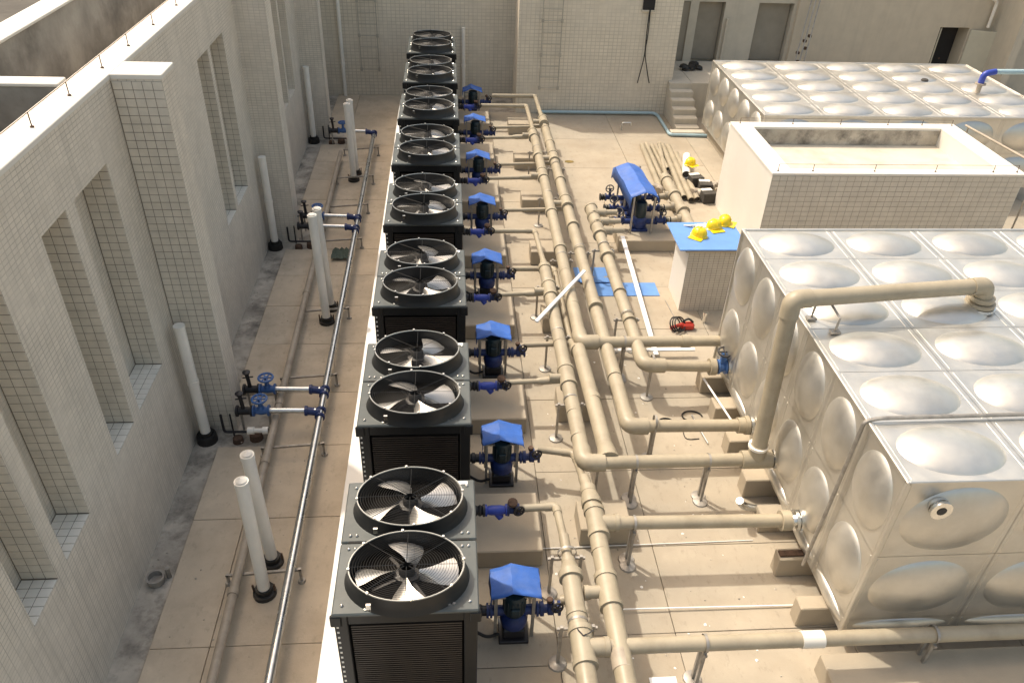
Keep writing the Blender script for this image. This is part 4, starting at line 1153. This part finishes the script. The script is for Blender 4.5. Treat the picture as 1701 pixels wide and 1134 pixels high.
# ------------------------------------------------------------------ loose pipes, fittings and blocks by the roof box
pile_specs = [(5.18, 20.2, 5.06, 17.5, .07), (5.32, 20.3, 5.22, 17.4, .06), (5.46, 20.2, 5.38, 17.2, .06), (5.62, 20.1, 5.30, 17.9, .055), (5.74, 20.2, 5.52, 16.9, .07), (5.88, 20.1, 5.66, 16.75, .075), (5.98, 19.6, 5.82, 16.8, .07), (5.5, 19.9, 5.46, 18.4, .05)]
for k, (xa, ya, xb, yb, r) in enumerate(pile_specs):
    t = thing("loose_pipe", "x", "pipe", (xb, yb, 0), "loose beige pipes lying by the roof box")
    z = r + .005 + (.1 if k in (3, 7) else 0)
    b = MB(); A = Vector((xa - xb, ya - yb, z)); B_ = Vector((0, 0, z)); d = (A - B_).normalized()
    b.tube([A, B_], r, 14, False); b.tube([B_, A], r * .86, 14, False); b.build("tube", "pipe", t)
    b = MB(); b.lathe([(0, 0), (r * .86, 0)], B_ + d * .05, d, 14, cap=False); b.build("bore", "pipeend", t)
    t["label"] = ("loose beige pipe lying outermost in the pile, away from the roof box", "loose beige pipe second from the outer side of the pile", "loose beige pipe third from the outer side of the pile", "short beige pipe lying on top of the pile near its middle", "loose beige pipe ending beside the thick manifold collar", "longest beige pipe with an open dark end in the pile", "thick loose beige pipe innermost in the pile, by the dark blocks", "short thin beige offcut on top of the pile")[k]
t = thing("loose_pipe", "short white pipe leaning across the pile under a yellow hard hat", "pipe", (5.8, 17.9, .1)); 
b = MB(); b.tube([(.35, 1.3, .08), (0, 0, .12)], .1, 16, False); b.tube([(0, 0, .12), (.35, 1.3, .08)], .088, 16, False); b.build("tube", "pvc", t)
b = MB(); b.lathe([(0, 0), (.09, 0)], (.012, .05, .12), (.26, .96, 0), 14, cap=False); b.build("bore", "pipeend", t)
for k, (x, y, rz, lab) in enumerate(((6.02, 17.75, .2, "dark block with pale edge under the white pipe end"), (6.15, 17.35, -.1, "dark block with a white top, middle of the three by the roof box"), (6.08, 16.85, .15, "dark block standing closest to the roof box corner"))):
    t = thing("dark_block", lab, "block", (x, y, 0), "dark blocks by the roof box", rz)
    b = MB(); b.box(-.16, -.13, 0, .16, .13, .26, .015); b.build("body", "darkblock", t, smooth=0)
    b = MB(); b.box(-.16, .02, .262, .1, .14, .285, .004); b.build("cap", "plaster", t, smooth=0)
def fitting(x, y, rz, label, r=.1):
    b = MB(); b.tube(rounded([(-.18, 0, r), (0, 0, r), (0, .18, r + .02)], .12), r * .95, 14)
    o = b.build("pipe_fitting", "pipebrown"); o.location = (x, y, 0); o.rotation_euler = (0, 0, rz)
    tag(o, label, "pipe fitting", "loose elbow fittings")
fitting(5.05, 17.35, 1.0, "brown elbow fitting by the end of the outer loose pipes")
fitting(5.9, 17.2, 2.2, "brown elbow fitting lying across the inner loose pipes")
fitting(5.15, 16.3, -.4, "brown elbow fitting beside the manifold")
b = MB()
for k in range(16):
    c = Vector((6.3 + random.uniform(-.1, .5), 17.0 + random.uniform(-.1, .8) , .05 + .1 * random.random()))
    b.lathe([(.0, -.05), (.08, -.02), (.06, .05), (0, .07)], c, (random.uniform(-1, 1), random.uniform(-1, 1), 1), 6)
tag(b.build("rubble", "gutter", smooth=0), "grey broken rubble in the corner between tank and roof box", "rubble", kind="stuff")

# ------------------------------------------------------------------ boards, trunking, small things
for (x0, y0, x1, y1, z, lab) in ((2.45, 13.2, 3.12, 13.74, .02, "blue board on the floor, the one partly under two pipes"), (2.80, 12.66, 4.0, 13.14, .016, "long blue board on the floor under the white trunking")):
    b = MB(); b.box(x0, y0, .004, x1, y1, z, .004); tag(b.build("blue_board", "bluesheet", None, (x0, y0, 0), 0), lab, "board", "blue boards on the floor")
b = MB(); b.box(2.5, 13.12, .03, 3.1, 13.3, .045, .004); tag(b.build("blue_board", "bluesheet", None, (2.5, 13.1, 0), 0), "narrow blue board bridging the gap between the two larger ones", "board", "blue boards on the floor")
for a, c, w, lab in (((1.36, 10.55, .86), (2.36, 12.05, .93), .06, "white trunking lying diagonally across the beige pipes"), ((3.52, 14.3, .42), (3.46, 10.6, .12), .085, "long white trunking running along the floor over the blue board"), ((2.55, 10.72, .14), (4.16, 10.72, .14), .07, "white trunking lying behind the pipe that enters the tank")):
    b = MB(); b.bar(a, c, w, .035, ch=.005); tag(b.build("white_trunking", "trunk", None, a, 0), lab, "trunking", "white cable trunking")
b = MB()
for k in range(3): b.torus((4.02 + .03 * k, 11.55 - .04 * k, .10 + .03 * k), (.5, -.6, .6), .13, .014, 20, 5)
tag(b.build("cable_coil", "rubber", None, (4.0, 11.5, .05)), "coil of black hose beside the red tool near the cabinet foot", "hose")
t = thing("power_tool", "red hand tool lying by the tank corner near the cabinet", "tool", (4.25, 11.55, 0))
b = MB(); b.box(-.12, -.07, 0, .12, .07, .13, .03); b.tube([(-.1, 0, .1), (-.32, -.05, .05)], .035, 10); b.build("body", "red", t); b = MB(); b.tube(rounded([(-.1, .02, .13), (0, .02, .22), (.1, .02, .13)], .08), .02, 8); b.build("handle", "rubber", t)
for k, (x, y, r, lab) in enumerate(((3.28, 9.0, .11, "black hose loop on the floor beside the bent pipe"), (3.72, 9.12, .16, "larger black hose loop on the floor by the first bearer"))):
    b = MB(); pts = [(x + r * math.cos(a), y + .8 * r * math.sin(a), .015 + .003 * a) for a in [q * .3 for q in range(19)]]
    b.tube(pts, .012, 6); tag(b.build("hose_loop", "rubber", None, (x, y, 0)), lab, "hose")
b = MB(); b.tube(rounded([(3.3, 8.9, .01), (3.5, 8.85, .01), (3.48, 8.6, .01), (3.7, 8.62, .01)], .12), .007, 6)
tag(b.build("thin_wire", "rubber", None, (3.4, 8.8, 0)), "thin dark wire trailing over the floor from the hose loop", "wire")
b = MB(); b.tube(rounded([(3.1, 10.5, .05), (3.5, 10.45, .02), (3.75, 10.5, .04), (4.1, 10.42, .03)], .15), .016, 6)
tag(b.build("black_cable", "rubber", None, (3.5, 10.4, 0)), "short black cable lying along the pipe that enters the tank", "cable")
b = MB(); b.tube(rounded([(4.07, 12.5, .01), (4.1, 11.9, .01), (4.25, 11.3, .01), (4.0, 11.0, .01)], .3), .008, 6)
tag(b.build("thin_wire", "bracket", None, (4.1, 12, 0)), "thin grey wire curving over the floor past the cabinet", "wire")
b = MB(); b.box(2.12, 4.55, .006, 2.42, 4.80, .012); tag(b.build("paper_sheet", "paper", None, (2.2, 4.6, 0), 0), "white sheet lying on the floor at the lower picture edge", "paper")
b = MB(); b.lathe([(.035, 0), (.035, .16), (.05, .16), (.05, .22), (.0, .23)], (4.62, 11.75, 0), seg=12); tag(b.build("standpipe", "flange", None, (4.62, 11.75, 0)), "small silver standpipe at the foot of the tiled cabinet", "pipe")
b = MB(); b.tube(rounded([(3.72, 6.95, .45), (3.8, 7.0, .3), (4.1, 7.0, .2)], .1), .05, 10); b.tube([(2.2, 7.02, .08), (3.8, 7.02, .08)], .022, 8)
tag(b.build("drain_pipe", "galv", None, (3.7, 7, 0)), "thin metal drain line along the floor ending at a pale bearer", "pipe")
b = MB(); b.box(4.0, 6.12, .33, 4.3, 6.2, .36); tag(b.build("rusty_plate", "rust", None, (4.1, 6.1, .33), 0), "dark rusty plate on the bearer under the silver flange", "plate")

# ------------------------------------------------------------------ white vent pipes and downpipes along the parapet
def vent(x, y, h, label, lean=(0, 0)):
    t = thing("vent_pipe", label, "vent pipe", (x, y, 0), "white vent pipes on the roof")
    b = MB(); b.tube([(0, 0, .02), (lean[0], lean[1], h)], .072, 16); b.build("tube", "pvc", t)
    b = MB(); b.tube([(lean[0] * .97, lean[1] * .97, h - .06), (lean[0], lean[1], h + .01)], .078, 16, True); b.build("cap", "pvc", t)
    b = MB(); b.lathe([(.035, h + .012), (.06, h + .025), (.0, h + .05)], (lean[0], lean[1], 0), seg=12, cap=False); b.build("crown", "plaster", t)
    b = MB(); b.lathe([(.14, -.02), (.135, .05), (.10, .055), (.10, .12), (.088, .12)], seg=16); b.build("boot", "rubber", t)
    b = MB()
    for s in (-1, 1): b.bar((s * .12, 0, .03), (s * .125, 0, .16), .02)
    b.build("clip", "rust", t, smooth=0)
    return t
vent(-2.26, 6.09, 1.87, "white vent pipe in front of its twin, by the lower end of the galvanised pipe", (.02, 0))
vent(-2.25, 6.55, 1.82, "white vent pipe standing just behind another near the lower picture edge", (-.03, 0))
vent(-2.23, 11.86, 2.1, "white vent pipe of the middle pair, the taller in front", (-.04, 0))
vent(-2.21, 12.3, 2.0, "white vent pipe of the middle pair, partly hidden behind its twin", (-.05, 0))
vent(-2.33, 17.96, 1.86, "white vent pipe of the far pair, in front by the end valve", (-.02, 0))
vent(-2.31, 18.35, 1.82, "white vent pipe of the far pair, almost hidden behind its twin", (-.02, 0))
def downpipe(x, y, h, label):
    t = thing("downpipe", label, "pipe", (x, y, -.05), "white stub pipes against the parapet wall")
    b = MB(); b.tube([(0, 0, 0), (0, 0, h)], .072, 16); b.build("tube", "pvc", t)
    b = MB(); b.lathe([(.08, 0), (.08, .07)], (0, 0, h * .52), seg=16); b.lathe([(.076, 0), (.076, .05)], (0, 0, h - .04), seg=16); b.build("collar", "pvc", t)
    b = MB(); b.lathe([(.15, 0), (.14, .12), (.10, .13), (.10, .18)], seg=14); b.build("boot", "rubber", t)
downpipe(-3.6, 8.86, 2.03, "white stub pipe with black boot in the recess before the first pilaster")
downpipe(-3.62, 14.68, 1.98, "white stub pipe with black boot in the recess before the second pilaster")
downpipe(-3.62, 20.5, 1.98, "white stub pipe with black boot in the recess before the last pilaster")
# dark capped floor drains with thin pipe frames beside the pilasters
for k, y in enumerate((8.9, 14.75, 20.5)):
    t = thing("drain_pipework", "dark thin pipework and drain pots in the recess at the foot of the " + ("first", "second", "last")[k] + " pilaster", "pipework", (-3.2, y, -.05))
    b = MB(); b.tube(rounded([(-.15, .0, .45), (-.15, 0, .12), (.5, .0, .12), (.5, .0, -.0)], .06), .02, 7); b.tube([(.0, -.05, .5), (.0, -.05, .1)], .014, 6); b.build("pipe", "darkiron", t)
    b = MB(); b.lathe([(.10, 0), (.09, .1), (.05, .12)], (.3, -.02, 0), seg=12); b.lathe([(.08, 0), (.07, .08), (.03, .1)], (.05, -.08, 0), seg=12); b.build("pot", "rust", t)
# scupper pot in the gutter
b = MB(); b.lathe([(.10, 0), (.11, .1), (.085, .1), (.08, .03), (0, .03)], (-3.6, 6.35, -.05), seg=14, cap=False); b.lathe([(.03, 0), (.03, .16)], (-3.47, 6.42, -.05), seg=8)
tag(b.build("gutter_pot", "bracket", None, (-3.6, 6.35, -.05)), "round metal pot standing in the stained gutter", "drain")

# ------------------------------------------------------------------ galvanised and taupe pipes in the aisle
t = thing("galvanised_pipe", "long shiny galvanised pipe on low brackets along the parapet aisle", "pipe", (-1.97, 12, .28)); O = Vector((-1.97, 12, .28))
gx = lambda y: -1.94 - .004 * (y - 5)
run(t, [L_(gx(1.6), 1.6, .28), L_(gx(20.2), 20.2, .28)], .054, m="galv", seg=14)
for y in (5.9, 7.6, 8.35, 11.5, 14.1, 17.2): 
    b = MB(); ring(b, L_(gx(y), y, .28), (0, 1, 0), .056, .04, 14); b.build("coupling", "galv", t)
t2 = thing("taupe_pipe", "dull taupe plastic pipe beside the galvanised one in the parapet aisle", "pipe", (-2.6, 12, .2)); O = Vector((-2.6, 12, .2))
bxp = lambda y: -2.55 - .0145 * (y - 5)
run(t2, [L_(bxp(1.6), 1.6, .22), L_(bxp(19.2), 19.2, .22)], .055, m="pipebrown", seg=14)
for y in (5.95, 8.1, 9.35, 12.5, 15.5): 
    b = MB(); ring(b, L_(bxp(y), y, .22), (0, 1, 0), .066, .045, 14); b.build("coupling", "pipebrown", t2)
for k, y in enumerate((6.25, 8.45, 10.05, 11.98, 14.6, 16.2, 17.75, 19.5)):
    t = thing("pipe_bracket", "low bracket holding both aisle pipes, " + ("below the front vent pipes", "just short of the front wheel valves", "just past the front wheel valves", "at the middle vent pair", "by the green netting", "past the middle wheel valves", "at the far vent pair", "by the end valve")[k], "bracket", (-2.25, y, 0), "low brackets under the aisle pipes")
    b = MB(); b.bar((-.48, 0, .15), (.42, 0, .22), .03, .03); b.build("crossbar", "bracket", t, smooth=0)
    for x in (-.46, .40):
        b = MB(); b.bar((x, 0, 0), (x, 0, .24 if x > 0 else .17), .03, .03); b.lathe([(.05, 0), (.04, .03)], (x, 0, 0), seg=10); b.build("leg", "bracket", t, smooth=0)
# wheel valve branches: two and two and one
for k, (y, lab) in enumerate(((9.03, "blue wheel valve on the nearer branch of the front pair by the first pilaster"), (9.53, "blue wheel valve on the rear branch of the front pair by the first pilaster"), (14.88, "blue wheel valve hidden by the middle vents, front branch of its pair"), (15.36, "blue wheel valve on the rear branch by the second pilaster"), (20.3, "blue wheel valve on the single end branch near the end wall"))):
    lab = lab.replace("nearer", "front-most")
    t = thing("wheel_valve", lab, "valve", (-2.8, y, .36), "blue wheel valves along the parapet aisle")
    x1 = gx(y) + 2.8
    b = MB(); b.tube([(.12, 0, 0), (x1 - .06, 0, -.02)], .042, 12); b.build("branch", "galv", t)
    b = MB(); b.tube([(x1 - .2, 0, -.02), (x1, 0, -.05)], .06, 12); ring(b, (x1 - .2, 0, -.02), (1, 0, 0), .075, .02, 14); ring(b, (x1, -.07, -.08), (0, 1, 0), .075, .02, 14); ring(b, (x1, .07, -.08), (0, 1, 0), .075, .02, 14); b.build("saddle_tee", "navy", t)
    b = MB(); b.lathe([(.085, -.12), (.085, -.095), (.05, -.09), (.065, 0), (.05, .09), (.085, .095), (.085, .12)], (0, 0, 0), (1, 0, 0), 14)
    b.lathe([(.06, 0), (.055, .06), (.035, .08), (.03, .19)], (0, 0, 0), seg=12); b.build("valve_body", "bluepaint", t)
    b = MB(); b.torus((0, 0, .22), (0, 0, 1), .105, .018, 22, 7)
    for a in (0, math.pi / 3, 2 * math.pi / 3): b.bar((-.1 * math.cos(a), -.1 * math.sin(a), .22), (.1 * math.cos(a), .1 * math.sin(a), .22), .02, .014)
    b.lathe([(.03, .19), (.03, .235)], seg=10); b.build("handwheel", "bluepaint", t)
    b = MB(); b.lathe([(.085, -.36), (.085, -.33), (.06, -.32), (.06, -.16), (.085, -.15), (.085, -.13)], (0, 0, 0), (1, 0, 0), 14); b.tube([(-.25, 0, .0), (-.27, 0, .3)], .03, 8); b.lathe([(.05, 0), (.06, .03), (.02, .05)], (-.27, 0, .3), seg=10); b.bar((-.34, 0, .22), (-.18, 0, .24), .015); b.build("check_valve", "darkiron", t)
    b = MB(); b.bar((-.3, 0, -.36), (-.3, 0, 0), .03); b.bar((.1, 0, -.36), (.1, 0, -.05), .03); b.build("leg", "bracket", t, smooth=0)
# small white union on the taupe pipe
b = MB(); b.tube([(-2.95, 8.72, .25), (-2.66, 8.72, .25)], .035, 10); b.tube([(-2.95, 8.72, .25), (-2.86, 8.72, .25)], .055, 10); b.tube([(-2.74, 8.72, .25), (-2.66, 8.72, .25)], .055, 10)
tag(b.build("pipe_union", "pvc", None, (-2.8, 8.72, .25)), "small white pipe union joining the taupe pipe near the first pilaster", "pipe fitting")
b = MB(); vs_ = []; fs = []
for j in range(7):
    for i in range(9): vs_.append((-2.42 + i * .045, 14.05 + j * .07, .02 + .05 * math.sin(i * 1.3 + j) ** 2 + .03 * random.random()))
for j in range(6):
    for i in range(8): p = j * 9 + i; fs.append((p, p + 1, p + 10, p + 9))
b.add(vs_, fs); tag(b.build("green_netting", "green", None, (-2.3, 14.2, 0)), "small crumpled heap of green netting beside the aisle pipes", "netting")

# blue valve and pale pipe on the far tank
t = thing("roof_valve", "bright blue elbow valve with a pale pipe on the far tank roof", "valve", (13.1, 18.75, 2.08))
b = MB(); b.lathe([(.06, 0), (.06, .2)], seg=12); b.lathe([(.13, .2), (.13, .235)], seg=16); b.build("stem", "pipebrown", t)
b = MB(); b.tube(rounded([(0, 0, .24), (0, 0, .46), (.3, .05, .5)], .14), .075, 14); b.build("elbow", "valveblue", t)
b = MB(); b.tube([(.3, .05, .5), (3.2, .15, .5)], .062, 14); b.build("pipe_run", "paleblue", t)
b = MB(); b.bar((1.35, .1, -.0), (1.45, .1, .45), .07); b.build("leg", "pipe", t, smooth=0)
# rust stain patch left on the floor
b = MB(); b.lathe([(0, 0), (.12, 0)], (3.07, 19.2, .0045), seg=14, ey=.7, cap=False); tag(b.build("rust_patch", "brass", None, (3.07, 19.2, 0)), "small orange rust patch on the sunlit floor", "stain")

# small debris on the floor
b = MB(); rr = random.Random(3)
def chip(x, y, r, z=0.003):
    a0 = rr.random() * 6.28; k_ = rr.choice((4, 5, 6))
    v = [(x + r * rr.uniform(.6, 1.2) * math.cos(a0 + q * 6.283 / k_), y + r * rr.uniform(.5, 1.1) * math.sin(a0 + q * 6.283 / k_), z) for q in range(k_)]
    v.append((x, y, z + r * .5)); b.add(v, [(q, (q + 1) % k_, k_) for q in range(k_)])
for q in range(150): chip(rr.uniform(1.2, 4.2), rr.uniform(4.2, 14), rr.uniform(.006, .022))
for q in range(70): chip(rr.uniform(-3.3, -1.6), rr.uniform(4.6, 20), rr.uniform(.005, .018))
for q in range(60): chip(rr.uniform(-3.74, -3.45), rr.uniform(4.6, 20), rr.uniform(.008, .03), -.048)
o = tag(b.build("debris", "gutter", smooth=0), "scattered chips of plaster and grit on the floor", "debris", kind="stuff")
b = MB()
for q in range(70): chip(rr.uniform(1.2, 3.6), rr.uniform(4.3, 11), rr.uniform(.008, .026))
tag(b.build("plaster_crumbs", "strip", smooth=0), "white plaster crumbs scattered round the pipe stands", "debris", kind="stuff")
